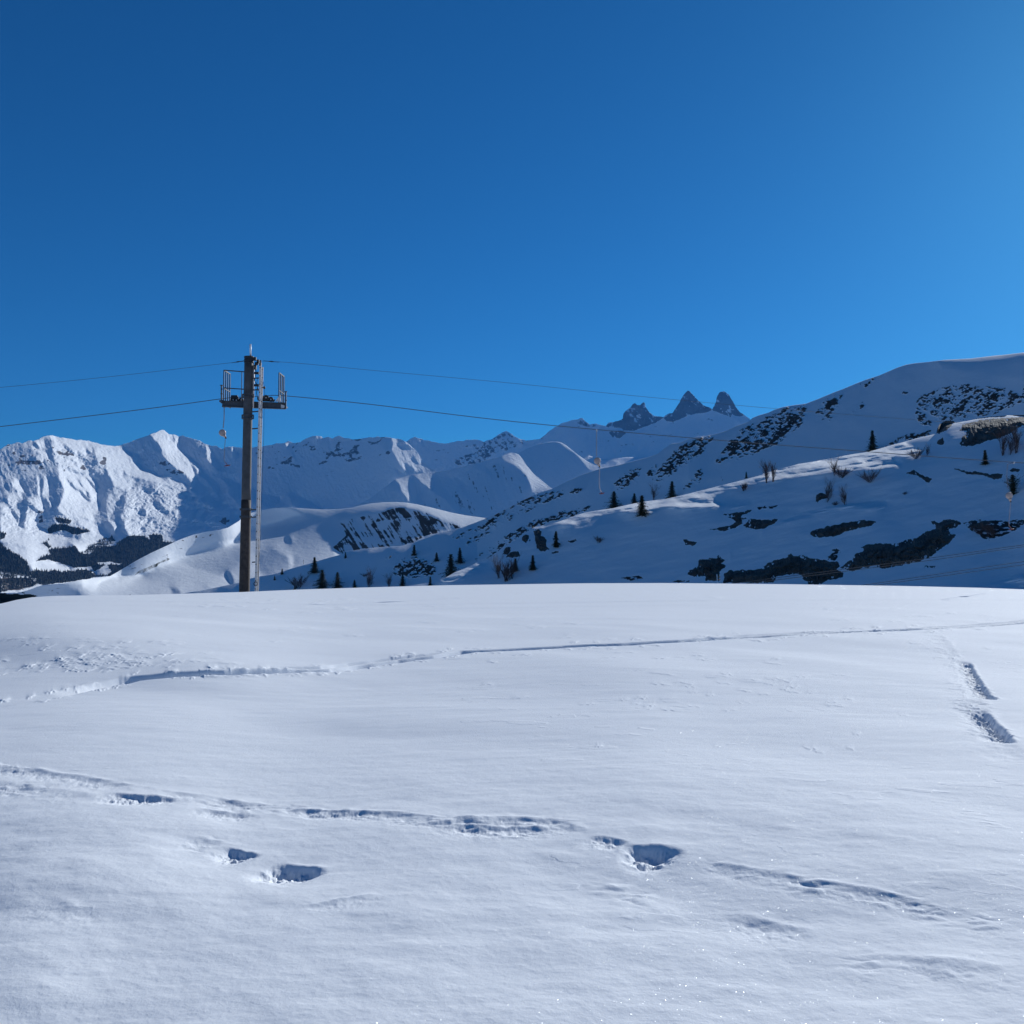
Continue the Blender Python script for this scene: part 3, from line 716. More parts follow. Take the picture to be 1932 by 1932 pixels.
LF = paint(LF, [
    (Z4, .95, [(440, 955), (452, 940), (600, 905), (720, 862), (900, 824), (1100, 785), (1400, 735), (1932, 598), (1932, 650), (1700, 700), (1610, 770), (1700, 812), (1450, 826), (1300, 810), (1200, 850), (1100, 856), (1000, 840), (860, 870), (760, 900), (700, 930), (600, 925)]),
    (Z5, .95, [(0, 880), (300, 795), (750, 700), (1000, 650), (1150, 610), (1180, 640), (1262, 665), (1210, 700), (1140, 720), (1060, 720), (1120, 765), (950, 790), (700, 805), (600, 825), (400, 850), (200, 880), (0, 925)]),
    (Z5, .9, [(290, 1165), (400, 1110), (500, 1080), (800, 1020), (1035, 1005), (1015, 1058), (900, 1050), (760, 1055), (560, 1090), (420, 1130)]),
    (Z4, .8, [(1690, 815), (1860, 778), (1840, 800), (1720, 830)]), (Z5, .8, [(0, 1040), (140, 1005), (140, 1018), (20, 1050)]),
    (Z3, .95, [(1500, 1335), (1700, 1235), (1762, 1238), (1820, 1175), (1860, 1170), (1760, 1270), (1600, 1345)]), (Z4, .95, [(-40, 1240), (60, 1185), (170, 1130), (150, 1150), (60, 1215), (0, 1280)]),
    (Z5, .98, [(1630, 1580), (1800, 1512), (1932, 1475), (2300, 1400), (2300, 1700), (1600, 1700)]),
    (Z5, .45, [(1500, 500), (1620, 470), (1500, 560), (1420, 560)]), (Z5, .5, [(1640, 1050), (1932, 1030), (1932, 1110), (1700, 1090)]),
    (Z5, .48, [(250, 1170), (900, 1080), (1200, 1180), (600, 1300), (0, 1400), (0, 1220)]),
    (Z5, .06, [(1300, 880), (1932, 880), (1932, 1010), (1300, 1000)]), (Z5, .1, [(1000, 1560), (1932, 1360), (1932, 1460), (1620, 1560)]), (Z4, .08, [(700, 1240), (1400, 1060), (1932, 960), (1932, 1010), (1500, 1120), (900, 1280)]),
    (Z5, .35, [(1100, 1180), (1500, 1180), (1932, 1230), (1500, 1350), (1000, 1480)]),
], .6)
rip = fbm((GX - .2 * GY) / 30, (GY + .16 * GX) / 3.2, 211, 4, .6)
litF = blur(sstep(.6, .9, LF), 2.0)
qF = qmap(blur(LF, 1.6), -1.05, .30) + .06 * fbm(GX / 70, (GY + .2 * GX) / 22, 215, 4, .5)
pF = -1.0 * litF - 3.6 * litF * rip - .45 * fbm(GX / 36, (GY + .22 * GX) / 6, 217, 4, .6)
HF = relief(qF, pF, lam=1.0, cut=700)
crestd = GY - np.interp(GX[0], *np.array(SKYF).T)[None]
KF = blur(.56 - .20 * LF, 3)
KF = np.maximum(KF, .1)
rkF = paint(np.zeros((RH, RW)), [(Z5, .62, [(1530, 1140), (1650, 1128), (1800, 1130), (1932, 1125), (1932, 1160), (1830, 1220), (1700, 1265), (1580, 1200)]), (Z5, .6, [(180, 1045), (320, 1030), (320, 1045), (190, 1062)]), (Z5, .6, [(640, 1390), (660, 1350), (730, 1320), (730, 1335), (690, 1390)]),
                                 (Z4, .6, [(665, 1035), (720, 1015), (725, 1030), (680, 1042)]), (Z4, .6, [(1010, 1275), (1130, 1258), (1170, 1275), (1100, 1290)])])
rkF = np.where(rkF > 0, rkF + .6 * fbm(GX / 8, GY / 3.4, 221, 4, .6), 0)
hillF = Layer('snowy_knoll', SKYF, [(-900, 1180), (2900, 1180)], [(-700, 115), (600, 100), (1300, 86), (1932, 72), (2700, 64)], KF, HF, MS_NEAR, 400, x0=540, x1=2420, step=1.0,
              masks=[np.clip(rkF, 0, 1), zero, zero], back=.35, backd=26, top=([0, 1], [.26, .26], 22., 1.))

# ---- the snow field we stand on
SKYG = [(-2600, 1300), (-900, 1190), (-300, 1160), (-60, 1145)] + [(0, 1139), (30, 1132), (60, 1127), (100, 1124.5), (150, 1123.5), (240, 1123), (330, 1120.5), (456, 1117), (560, 1112.5), (700, 1108), (850, 1104), (960, 1102.5), (1100, 1100.5), (1250, 1100), (1370, 1101), (1500, 1102.5), (1700, 1105.5), (1850, 1109), (1932, 1112)] + [(2100, 1118), (2500, 1130), (3500, 1150)]


def build_field():
    ca = np.concatenate([np.arange(-180, -42, 3.0), np.arange(-42, -29, .25)]) * math.pi / 180
    fine = pix_to_ae(np.arange(-20, 1952, 1.15), np.full(len(np.arange(-20, 1952, 1.15)), 1050.))[0]
    cb = np.concatenate([np.arange(29, 42, .25), np.arange(42, 180, 3.0)]) * math.pi / 180
    a = np.concatenate([ca, fine, cb])
    sa, se = pix_to_ae(*np.array(SKYG, float).T)
    es = np.interp(a, sa, se)
    yy = np.concatenate([1 / np.linspace(1 / 5200., 1 / 2020., 24)[:-1], np.arange(2020, 1345, -1.1), np.arange(1345, 1100, -.5)])
    e0 = pix_to_ae(np.full(len(yy), 966.), yy)[1]
    e0 = np.minimum.accumulate(-e0) * -1
    tt = (e0 - e0[0]) / (e0[-1] - e0[0])
    E = e0[0] + (es[None] - e0[0]) * tt[:, None]
    A = np.broadcast_to(a, E.shape)
    X, Y = ae_to_pix(A, E)
    X = np.where(np.abs(A) > 1.2, np.sign(A) * 4000 + 966, X)
    ins = (np.abs(A) < .75)
    # broad rise and fall of the field, as slope away from the viewer
    K = np.zeros(E.shape)
    for (x, y, sx, sy, v) in [(120, 1238, 200, 30, .075), (120, 1190, 260, 18, -.010), (430, 1295, 170, 26, .060), (420, 1335, 300, 22, -.01), (1250, 1395, 420, 34, .030), (1600, 1450, 400, 26, -.012),
                              (700, 1470, 500, 30, .015), (1500, 1260, 300, 20, .012), (1650, 1690, 300, 40, .05), (1300, 1760, 320, 30, -.03), (250, 1590, 200, 40, .04), (620, 1690, 300, 30, -.03), (900, 1850, 700, 60, .03),
                              (250, 1720, 160, 26, .05), (1200, 1640, 120, 22, .05), (60, 1900, 120, 30, .10)]:
        K += v * np.exp(-((X - x) / sx) ** 2 - ((Y - y) / sy) ** 2)
    K = np.clip(K, E * .45, .2) * ins
    d = np.diff(E, axis=0); g = 1 / (K - E)
    ln = np.concatenate([np.zeros((1, len(a))), np.cumsum(d * .5 * (g[1:] + g[:-1]), 0)], 0)
    R = (-EYE / e0[0]) * np.exp(ln)
    Z = EYE + E * R
    WX, WY = R * np.sin(A), R * np.cos(A)
    px = R / F                     # metres per picture unit across
    dz = np.zeros(E.shape)
    # soft drift forms
    dz += .040 * fbm(WX / 3.4 + WY / 9, WY / 3.4, 301, 3, .40) * sstep(2, 5, R) * (1 - sstep(25, 45, R))
    dz += .007 * fbm((WX + .5 * WY) / .9, (WY - .2 * WX) / .35, 311, 4, .5) * (1 - sstep(10, 22, R))
    dz += .0022 * fbm(WX / .10, WY / .07, 321, 3, .6) * (1 - sstep(6, 11, R))
    dz += .016 * fbm(WX / .75, WY / .55, 325, 3, .5) * (1 - sstep(5, 9, R)) + .11 * fbm(WX / 6.5 + 3, WY / 5.0, 327, 2, .4) * sstep(3, 6, R) * (1 - sstep(20, 32, R))
    cr = sstep(1190, 1110, Y)
    fade = 1 - .8 * cr

    def to_world(pts):
        out = []
        for (x, y) in pts:
            aa, ee = pix_to_ae(x, y)
            j = int(np.clip(np.searchsorted(a, aa), 1, len(a) - 1))
            rr = float(np.interp(ee, E[:, j], R[:, j]))
            out.append((rr * math.sin(aa), rr * math.cos(aa)))
        return np.array(out)

    def path(pts, width):
        """distance to a track, length along it, and side, in metres; only near it"""
        P = to_world(pts)
        D = np.full(E.shape, 1e3); S = np.zeros(E.shape); SD = np.zeros(E.shape)
        L = 0.
        for i in range(len(P) - 1):
            p, q = P[i], P[i + 1]
            v = q - p; l = float(np.hypot(*v))
            (x0, y0), (x1, y1) = pts[i], pts[i + 1]
            mpx = width / (min(np.hypot(*p), np.hypot(*q)) / F) * 1.6 + 14
            m = (X > min(x0, x1) - mpx) & (X < max(x0, x1) + mpx) & (Y > min(y0, y1) - mpx) & (Y < max(y0, y1) + mpx)
            dx, dy = WX[m] - p[0], WY[m] - p[1]
            t = np.clip((dx * v[0] + dy * v[1]) / (l * l), 0, 1)
            ex, ey = dx - t * v[0], dy - t * v[1]
            dd = np.hypot(ex, ey)
            sgn = np.sign(v[0] * dy - v[1] * dx)
            cur = D[m]; b = dd < cur
            cur[b] = dd[b]; D[m] = cur
            cs = S[m]; cs[b] = (L + t * l)[b]; S[m] = cs
            c2 = SD[m]; c2[b] = (sgn * dd)[b]; SD[m] = c2
            L += l
        return D, S, SD

    # ski track across the field
    D, S, SD = path([(-60, 1338), (0, 1327), (60, 1318), (110, 1310), (160, 1301), (200, 1293), (250, 1283), (300, 1278), (350, 1274), (430, 1270), (530, 1266), (640, 1263), (690, 1255), (760, 1246), (830, 1240), (880, 1232), (960, 1228), (1070, 1222), (1180, 1218),
                     (1290, 1212), (1400, 1204), (1500, 1198), (1620, 1192), (1750, 1187), (1850, 1180), (1940, 1173), (2000, 1168)], 1.2)
    wob = .06 * fbm(S / 1.6, S * 0, 331, 2) + .015 * fbm(WX / .3, WY / .3, 333, 2)
    sd = SD + wob
    tr_ = -.13 * np.exp(-(sd / .15) ** 4) * (1 + .30 * fbm(S / .5, S * 0 + 3, 335, 2)) - .05 * np.exp(-((sd - .28) / .07) ** 4) * sstep(-.1, .3, fbm(S / 3, S * 0 + 9, 337, 2))
    rim = (.006 + .030 * np.maximum(0, fbm(WX / .16, WY / .2, 339, 3))) * np.exp(-((np.abs(sd) - .22) / .10) ** 2) * (fbm(S / 1.3, S * 0 + 5, 341, 3) > -.05)
    dz += np.where(D < 1.2, tr_ + rim, 0) * (.12 + .88 * sstep(90, 260, X))
    # wind-worn tracks in the foreground
    def worn(pts, w, depth, lip, seed, patch=.0, sharp=4, side=1):
        w *= .72
        D, S, SD = path(pts, w * 4 + .3)
        sd = SD * side + .25 * w * fbm(S / (2.5 * w), S * 0, seed, 3)
        on = sstep(patch - .18, patch + .10, fbm(S / (7 * w), S * 0 + 2, seed + 3, 2))
        tl = 4.5 * w if depth > .04 else 3 * w
        tl = min(tl, .45 * max(float(S.max()), .1))
        e = sstep(0, 1, S / tl) * sstep(0, 1, (S.max() - S) / tl)
        if depth < .04:
            sharp = 2
        prof = np.where(sd > 0, np.exp(-(np.abs(sd) / (w * .7)) ** sharp), np.exp(-(np.abs(sd) / (w * 1.6)) ** 2))
        r = -.55 * depth * prof * on * e * (1 + .85 * fbm(WX / (.7 * w), WY / (.8 * w), seed + 5, 4, .6))
        r = r + .40 * lip * (.5 if depth < .05 else .8) * np.exp(-((sd - w * 1.05) / (w * .35)) ** 2) * e * (.35 + .65 * on) * (1 + 1.1 * fbm(WX / .12, WY / .12, seed + 7, 3))
        rub = np.abs(fbm(WX / .22, WY / .13, seed + 11, 3, .6))
        r = r + .022 * (rub - .18) * np.exp(-(np.abs(sd) / (w * 1.5)) ** 4) * e * (.25 + .75 * sstep(-.1, .25, fbm(S / (4 * w), S * 0 + 7, seed + 13, 2))) * (w < .2)
        return np.where(D < w * 4 + .3, r, 0)
    dz += worn([(-80, 1442), (0, 1449), (60, 1453), (120, 1460), (200, 1472), (320, 1492), (430, 1512), (530, 1524), (620, 1531), (690, 1536), (800, 1552), (860, 1556), (960, 1556), (1040, 1560), (1075, 1572), (1110, 1583)], .13, .016, .022, 401, -.1)
    dz += worn([(185, 1490), (230, 1497), (280, 1500), (330, 1506), (350, 1507)], .12, .055, .02, 411, -2)
    dz += worn([(350, 1524), (400, 1530), (450, 1536), (500, 1541)], .10, .024, .025, 417, -.4)
    dz += worn([(540, 1528), (620, 1533), (700, 1538), (730, 1541)], .09, .022, .03, 423, -.3)
    dz += worn([(800, 1562), (880, 1568), (960, 1571), (1060, 1572)], .12, .026, .03, 429, -.6)
    dz += worn([(1100, 1582), (1150, 1590), (1190, 1598)], .09, .035, .03, 433, -1)
    dz += worn([(1165, 1604), (1200, 1606), (1240, 1609), (1292, 1618)], .15, .12, .012, 437, -2, 3)
    dz += worn([(1300, 1620), (1360, 1632), (1440, 1650), (1520, 1662), (1600, 1674), (1700, 1692), (1780, 1712), (1850, 1722), (1950, 1738)], .11, .010, .020, 443, -.15)
    dz += worn([(415, 1600), (450, 1612), (490, 1617)], .09, .06, .015, 449, -2)
    dz += worn([(505, 1630), (540, 1640), (575, 1644), (614, 1652)], .12, .105, .02, 453, -2, 3)
    dz += worn([(1110, 1650), (1160, 1668), (1220, 1688), (1260, 1696)], .12, .014, .02, 459, -.2)
    dz += worn([(1350, 1712), (1420, 1734), (1500, 1748), (1560, 1765)], .14, .016, .025, 465, -.3)
    dz += worn([(1540, 1780), (1640, 1800), (1760, 1812), (1850, 1818), (1900, 1826), (1960, 1830)], .14, .010, .02, 471, -.1)
    dz += worn([(560, 1720), (620, 1712), (680, 1700), (740, 1690)], .08, .008, .03, 477, -.2)
    dz += worn([(60, 1700), (110, 1725), (170, 1728), (220, 1722)], .12, .010, .02, 483, -.3)
    dz += worn([(330, 1580), (390, 1592), (430, 1604)], .12, .012, .02, 489, -.3)
    dz += worn([(-40, 1475), (40, 1484), (90, 1490), (150, 1500), (190, 1506)], .16, .010, .01, 493, -.5)
    # long soft drift edges at the left
    for pts, w, hgt in [([(60, 1532), (130, 1543), (190, 1565), (250, 1600), (300, 1642), (380, 1668), (470, 1692), (560, 1712), (640, 1730)], .45, .030), ([(-60, 1895), (40, 1905), (120, 1935), (200, 1960)], .30, .035), ([(900, 1560), (980, 1602), (1060, 1625), (1200, 1660)], .4, .03)]:
        D, S, SD = path(pts, w * 4)
        en = np.clip(S / 1.2, 0, 1) * np.clip((S.max() - S) / 1.2, 0, 1)
        dz += np.where(D < w * 4, hgt * en * en * np.exp(-(D / w) ** 2 * np.where(SD > 0, 4, .6)), 0)
    # foot track at the right
    dz += worn([(1822, 1240), (1834, 1262), (1846, 1284), (1856, 1300), (1876, 1312)], .11, .12, .015, 501, -2, 4, 1)
    dz += worn([(1848, 1328), (1862, 1346), (1878, 1366), (1894, 1386), (1908, 1398)], .11, .15, .015, 507, -2, 4, 1)
    dz += worn([(1760, 1196), (1778, 1216), (1800, 1238), (1815, 1262), (1826, 1290), (1838, 1326), (1856, 1360), (1880, 1392), (1932, 1440)], .20, .012, .02, 513, -.2, 3, 1)
    dz += worn([(1700, 1150), (1740, 1136), (1780, 1128), (1830, 1122)], .3, .012, .03, 519, -.2, 3)
    # little scarps in the wind crust: a low edge towards the viewer, fading away behind
    rs = np.random.RandomState(77)
    spots = []
    for (x, y, sx, sy, n_) in [(190, 1258, 85, 11, 60), (255, 1238, 90, 14, 30), (100, 1264, 60, 8, 16), (120, 1215, 90, 6, 10), (560, 1141, 150, 10, 34), (690, 1131, 110, 8, 16), (1180, 1120, 220, 6, 26), (1430, 1130, 190, 6, 20), (1320, 1298, 150, 20, 26), (1250, 1327, 60, 5, 10),
                               (1455, 1291, 50, 7, 10), (930, 1190, 190, 14, 14), (200, 1128, 160, 3, 12), (1720, 1165, 110, 10, 14), (1590, 1330, 90, 12, 7), (1850, 1240, 60, 20, 6), (1150, 1240, 240, 8, 16), (1500, 1420, 200, 20, 10), (350, 1800, 300, 60, 14), (1500, 1850, 300, 50, 16), (950, 1650, 300, 60, 8)]:
        spots += [(x + sx * rs.randn(), y + sy * rs.randn(), rs.uniform(7, 22), 1.) for _ in range(n_)]
    trk = np.array([(0, 1327), (110, 1310), (200, 1293), (300, 1278), (430, 1270), (640, 1263), (760, 1246), (880, 1232), (1070, 1222), (1290, 1212), (1500, 1198), (1750, 1187), (1932, 1174)], float)
    for _ in range(110):
        x = rs.uniform(0, 1932)
        spots.append((x, np.interp(x, trk[:, 0], trk[:, 1]) + rs.choice([-1, 1]) * rs.uniform(3, 9), rs.uniform(4, 13), 1.3))
    for (pp, n_) in (([(1815, 1226), (1838, 1290), (1856, 1345), (1890, 1395)], 46),):
        pp = np.array(pp, float)
        for _ in range(n_):
            y = rs.uniform(pp[0, 1], pp[-1, 1])
            spots.append((np.interp(y, pp[:, 1], pp[:, 0]) - rs.uniform(6, 24), y, rs.uniform(3, 8), 1.))
    for (x, y, w_, k_) in spots:
        if not (1112 < y < 1420):
            continue
        m_ = (np.abs(X - x) < w_ * 1.6) & (np.abs(Y - y) < 40)
        if not m_.any():
            continue
        aa, ee = pix_to_ae(x, y)
        jj = int(np.clip(np.searchsorted(a, aa), 1, len(a) - 1))
        r0 = float(np.interp(ee, E[:, jj], R[:, jj]))
        u = (X[m_] - x) / w_
        wig = .010 * r0 * np.interp(u, np.linspace(-1.6, 1.6, 9), rs.uniform(-.5, .5, 9)) + .006 * r0 * u * rs.uniform(-.6, 1)
        back_ = R[m_] - r0 - wig
        dz[m_] += k_ * (.00052 if y > 1165 else .0009) * rs.uniform(.6, 1.3) * r0 ** .9 * 1.3 * np.exp(-np.abs(u) ** 4) * sstep(-.004 * r0, .002 * r0, back_) * np.exp(-np.maximum(back_, 0) / (.012 * r0))
    dz *= ins
    Z = Z + dz * fade
    WXb, WYb = WX, WY
    # beyond the crest the ground drops away
    nb = 26
    tb = (np.arange(1, nb + 1) / nb)[:, None] ** 1.8
    bd = 55.
    Rb = R[-1][None] + bd * tb
    Zb = Z[-1][None] + (E[-1] * 1.0)[None] * bd * tb - 9.0 * tb ** 1.3
    Ra = np.concatenate([R, Rb]); Za = np.concatenate([Z, Zb]); Aa = np.broadcast_to(a, Ra.shape)
    V = np.stack([Ra * np.sin(Aa), Ra * np.cos(Aa), Za], -1)
    # close the sheet below the viewer
    m, n, b = new_mat('trodden_and_drifted_snow')
    geo = N(n, 'ShaderNodeNewGeometry')
    b.inputs['Base Color'].default_value = (.86, .88, .90, 1)
    b.inputs['Roughness'].default_value = .8
    b.inputs['Specular IOR Level'].default_value = .04
    fine_ = N(n, 'ShaderNodeTexNoise', Scale=55, Detail=5, Roughness=.7)
    n.links.new(geo.outputs['Position'], fine_.inputs['Vector'])
    mp = N(n, 'ShaderNodeMapping'); mp.inputs['Scale'].default_value = (1.5, 2.6, 1)
    n.links.new(geo.outputs['Position'], mp.inputs[0])
    dash = N(n, 'ShaderNodeTexNoise', Scale=1.0, Detail=3, Roughness=.5)
    n.links.new(mp.outputs[0], dash.inputs['Vector'])
    dr = ramp(n, dash.outputs[0], [(.60, (0, 0, 0)), (.615, (1, 1, 1))])
    cl = N(n, 'ShaderNodeTexNoise', Scale=.16, Detail=2)
    n.links.new(geo.outputs['Position'], cl.inputs['Vector'])
    cr_ = ramp(n, cl.outputs[0], [(.50, (0, 0, 0)), (.60, (1, 1, 1))])
    mu = N(n, 'ShaderNodeMath', operation='MULTIPLY'); n.links.new(dr.outputs[0], mu.inputs[0]); n.links.new(cr_.outputs[0], mu.inputs[1])
    b1 = N(n, 'ShaderNodeBump', Strength=.22, Distance=.02); n.links.new(mu.outputs[0], b1.inputs['Height'])
    b2 = N(n, 'ShaderNodeBump', Strength=.40, Distance=.006); n.links.new(fine_.outputs[0], b2.inputs['Height']); n.links.new(b1.outputs[0], b2.inputs['Normal'])
    n.links.new(b2.outputs[0], b.inputs['Normal'])
    # ice crystals: small facets turned every way that catch the sun
    vo = N(n, 'ShaderNodeTexVoronoi', Scale=240)
    n.links.new(geo.outputs['Position'], vo.inputs['Vector'])
    sub = N(n, 'ShaderNodeVectorMath', operation='SUBTRACT'); n.links.new(vo.outputs['Color'], sub.inputs[0]); sub.inputs[1].default_value = (.5, .5, .5)
    sc_ = N(n, 'ShaderNodeVectorMath', operation='SCALE'); n.links.new(sub.outputs[0], sc_.inputs[0]); sc_.inputs['Scale'].default_value = 2.3
    add = N(n, 'ShaderNodeVectorMath', operation='ADD'); n.links.new(sc_.outputs[0], add.inputs[0]); n.links.new(geo.outputs['Normal'], add.inputs[1])
    nrm = N(n, 'ShaderNodeVectorMath', operation='NORMALIZE'); n.links.new(add.outputs[0], nrm.inputs[0])
    gl = N(n, 'ShaderNodeBsdfGlossy'); gl.inputs['Roughness'].default_value = .25; gl.inputs['Color'].default_value = (.95, .97, 1, 1)
    n.links.new(nrm.outputs[0], gl.inputs['Normal'])
    sepc = N(n, 'ShaderNodeSeparateColor'); n.links.new(vo.outputs['Color'], sepc.inputs[0])
    g2 = ramp(n, sepc.outputs[2], [(.62, (0, 0, 0)), (.64, (.15, .15, .15))])
    g3 = ramp(n, vo.outputs['Distance'], [(.18, (1, 1, 1)), (.28, (0, 0, 0))])
    gm = N(n, 'ShaderNodeMath', operation='MULTIPLY'); n.links.new(g2.outputs[0], gm.inputs[0]); n.links.new(g3.outputs[0], gm.inputs[1])
    ms = N(n, 'ShaderNodeMixShader')
    n.links.new(gm.outputs[0], ms.inputs[0]); n.links.new(b.outputs[0], ms.inputs[1]); n.links.new(gl.outputs[0], ms.inputs[2])
    n.links.new(ms.outputs[0], n.nodes['Material Output'].inputs[0])
    o = grid_mesh('snow_field', V, V.shape[0], V.shape[1], m, None, wrap=True)
    o['kind'] = 'structure'
    return a, E, R, Z


FIELD = build_field()

# ---- the low ground that everything stands on, out to the horizon
def build_base():
    a = np.linspace(-math.pi, math.pi, 121)[:-1]
    R = np.array([.01, 40, 80, 160, 320, 640, 1300, 2400, 4000, 8000, 15500])
    Z = np.maximum(-2.2 - .078 * R, -322.0)
    Z[-2:] = -322
    A, RR = np.meshgrid(a, R)
    V = np.stack([RR * np.sin(A), RR * np.cos(A), np.broadcast_to(Z[:, None], RR.shape)], -1)
    o = grid_mesh('valley_floor', V, len(R), len(a), MS_MID, [np.zeros(RR.shape)] * 3, wrap=True)
    o['kind'] = 'structure'


build_base()

# ---- haze: clear mountain air, thin but kilometres deep
bm = bmesh.new()
bmesh.ops.create_cube(bm, size=1.0)
me = bpy.data.meshes.new('haze')
bm.to_mesh(me); bm.free()
hz = bpy.data.objects.new('haze', me)
COL.objects.link(hz)
hz.scale = (32000, 32000, 2800)
hz.location = (0, 0, -330 + 1400)
hz['kind'] = 'stuff'
hm = bpy.data.materials.new('clear_cold_air')
hm.use_nodes = True
for n_ in list(hm.node_tree.nodes):
    if n_.type != 'OUTPUT_MATERIAL':
        hm.node_tree.nodes.remove(n_)
pv = hm.node_tree.nodes.new('ShaderNodeVolumePrincipled')
pv.inputs['Color'].default_value = (.10, .38, 1.0, 1)
pv.inputs['Density'].default_value = 2.3e-5
pv.inputs['Anisotropy'].default_value = .1
hm.node_tree.links.new(pv.outputs[0], [n_ for n_ in hm.node_tree.nodes if n_.type == 'OUTPUT_MATERIAL'][0].inputs['Volume'])
me.materials.append(hm)


# ------------------------------------------------------------------ mesh helpers for objects
class MB:
    def __init__(s):
        s.v = []; s.f = []

    def add(s, vs_, fs):
        o = len(s.v)
        s.v += [tuple(v) for v in vs_]
        s.f += [tuple(i + o for i in f) for f in fs]

    def ring_tube(s, pts, rad, n=8, cap=True):
        """tube along points with a radius at each"""
        if not hasattr(rad, '__len__'):
            rad = [rad] * len(pts)
        o = len(s.v)
        pts = [Vector(p) for p in pts]
        for i, p in enumerate(pts):
            d = (pts[min(i + 1, len(pts) - 1)] - pts[max(i - 1, 0)]).normalized()
            u = d.cross(Vector((0, 1, 0)) if abs(d.y) < .9 else Vector((1, 0, 0))).normalized()
            w = d.cross(u)
            for k in range(n):
                t = 2 * math.pi * k / n
                s.v.append(tuple(p + (u * math.cos(t) + w * math.sin(t)) * rad[i]))
        for i in range(len(pts) - 1):
            for k in range(n):
                a, b = o + i * n + k, o + i * n + (k + 1) % n
                s.f.append((a, b, b + n, a + n))
        if cap:
            s.f.append(tuple(o + k for k in range(n))[::-1])
            s.f.append(tuple(o + (len(pts) - 1) * n + k for k in range(n)))

    def bar(s, p, q, w, d):
        """rectangular bar p->q, w across, d in depth"""
        p, q = Vector(p), Vector(q)
        u = (q - p).normalized()
        y = Vector((0, 1, 0)) if abs(u.y) < .9 else Vector((0, 0, 1))
        x = u.cross(y).normalized(); y = x.cross(u).normalized()
        c = []
        for e in (p, q):
            for sx, sy in ((-1, -1), (1, -1), (1, 1), (-1, 1)):
                c.append(e + x * sx * w / 2 + y * sy * d / 2)
        s.add(c, [(0, 1, 2, 3)[::-1], (4, 5, 6, 7), (0, 1, 5, 4), (1, 2, 6, 5), (2, 3, 7, 6), (3, 0, 4, 7)])

    def plate(s, pts, th):
        """flat outline given as world points, thickened along +Y"""
        n = len(pts)
        a = [Vector(p) for p in pts]; b = [p + Vector((0, th, 0)) for p in a]
        s.add(a + b, [tuple(range(n)), tuple(range(n, 2 * n))[::-1]] + [(i, (i + 1) % n, n + (i + 1) % n, n + i) for i in range(n)])

    def disc(s, c, r, th, n=20):
        c = Vector(c)
        s.plate([c + Vector((r * math.cos(2 * math.pi * k / n), -th / 2, r * math.sin(2 * math.pi * k / n))) for k in range(n)], th)

    def build(s, name, mat, parent=None, smooth=False, org=None):
        if parent is not None:
            org = parent.location if parent.type == 'EMPTY' or parent.parent is None else parent.parent.location
        org = Vector(org) if org is not None else Vector((0, 0, 0))
        me = bpy.data.meshes.new(name)
        me.from_pydata([tuple(Vector(v) - org) for v in s.v], [], s.f)
        bm = bmesh.new(); bm.from_mesh(me)
        bmesh.ops.recalc_face_normals(bm, faces=bm.faces)
        bm.to_mesh(me); bm.free()
        me.materials.append(mat)
        if smooth:
            me.polygons.foreach_set('use_smooth', [True] * len(me.polygons))
        o = bpy.data.objects.new(name, me)
        COL.objects.link(o)
        if parent is not None:
            o.parent = parent
        else:
            o.location = org
        return o


def tag(o, label, cat, group=None):
    o['label'] = label
    o['category'] = cat
    if group:
        o['group'] = group
    return o


def empty(name, loc):
    o = bpy.data.objects.new(name, None)
    COL.objects.link(o)
    o.location = loc
    return o


M_MAST = simple_mat('weathered_grey_mast', (.060, .062, .066), .7, .0, .35, 3.0, .004)
nodes_ = M_MAST.node_tree
M_RUST = simple_mat('rusty_dark_steel', (.050, .036, .030), .75, .0, .5, 5.0, .004)
M_STEEL = simple_mat('dark_galvanised_steel', (.06, .068, .08), .55, .3, .3, 9.0)
M_BLACK = simple_mat('black_rubber_and_grease', (.015, .016, .019), .6, 0, .3, 9.0)
M_ALU = simple_mat('pale_aluminium', (.62, .58, .56), .5, .1, .12, 5.0)
M_WHITE = simple_mat('white_tube', (.80, .82, .84), .4, 0, .04, 5.0)
M_CASE = simple_mat('pale_pinkish_plastic_case', (.42, .32, .29), .5, 0, .12, 12.0)
M_CORD = simple_mat('tow_cord', (.22, .19, .19), .8, 0, .2, 30.0)
M_RED = simple_mat('dark_red_seat', (.20, .03, .03), .5, 0, .2, 20.0)
M_CABLE = simple_mat('steel_wire_cable', (.06, .063, .07), .9, .0, .2, 60.0)
M_ROCK = simple_mat('dark_schist', (.062, .050, .044), .9, 0, .5, 1.1, .10, (.125, .112, .092))
def snow_on_ledges(m, lo, hi):
    n = m.node_tree
    b = n.nodes['Principled BSDF']
    src = b.inputs['Base Color'].links[0].from_socket
    geo = N(n, 'ShaderNodeNewGeometry')
    sp_ = N(n, 'ShaderNodeSeparateXYZ'); n.links.new(geo.outputs['True Normal'], sp_.inputs[0])
    nz = N(n, 'ShaderNodeTexNoise', Scale=2.2, Detail=5, Roughness=.7); n.links.new(geo.outputs['Position'], nz.inputs['Vector'])
    ma = N(n, 'ShaderNodeMath', operation='MULTIPLY_ADD'); n.links.new(nz.outputs[0], ma.inputs[0]); ma.inputs[1].default_value = .5; n.links.new(sp_.outputs[2], ma.inputs[2])
    r = ramp(n, ma.outputs[0], [(lo, (0, 0, 0)), (hi, (1, 1, 1))])
    n.links.new(mixc(n, r.outputs[0], src, (.84, .86, .88)), b.inputs['Base Color'])


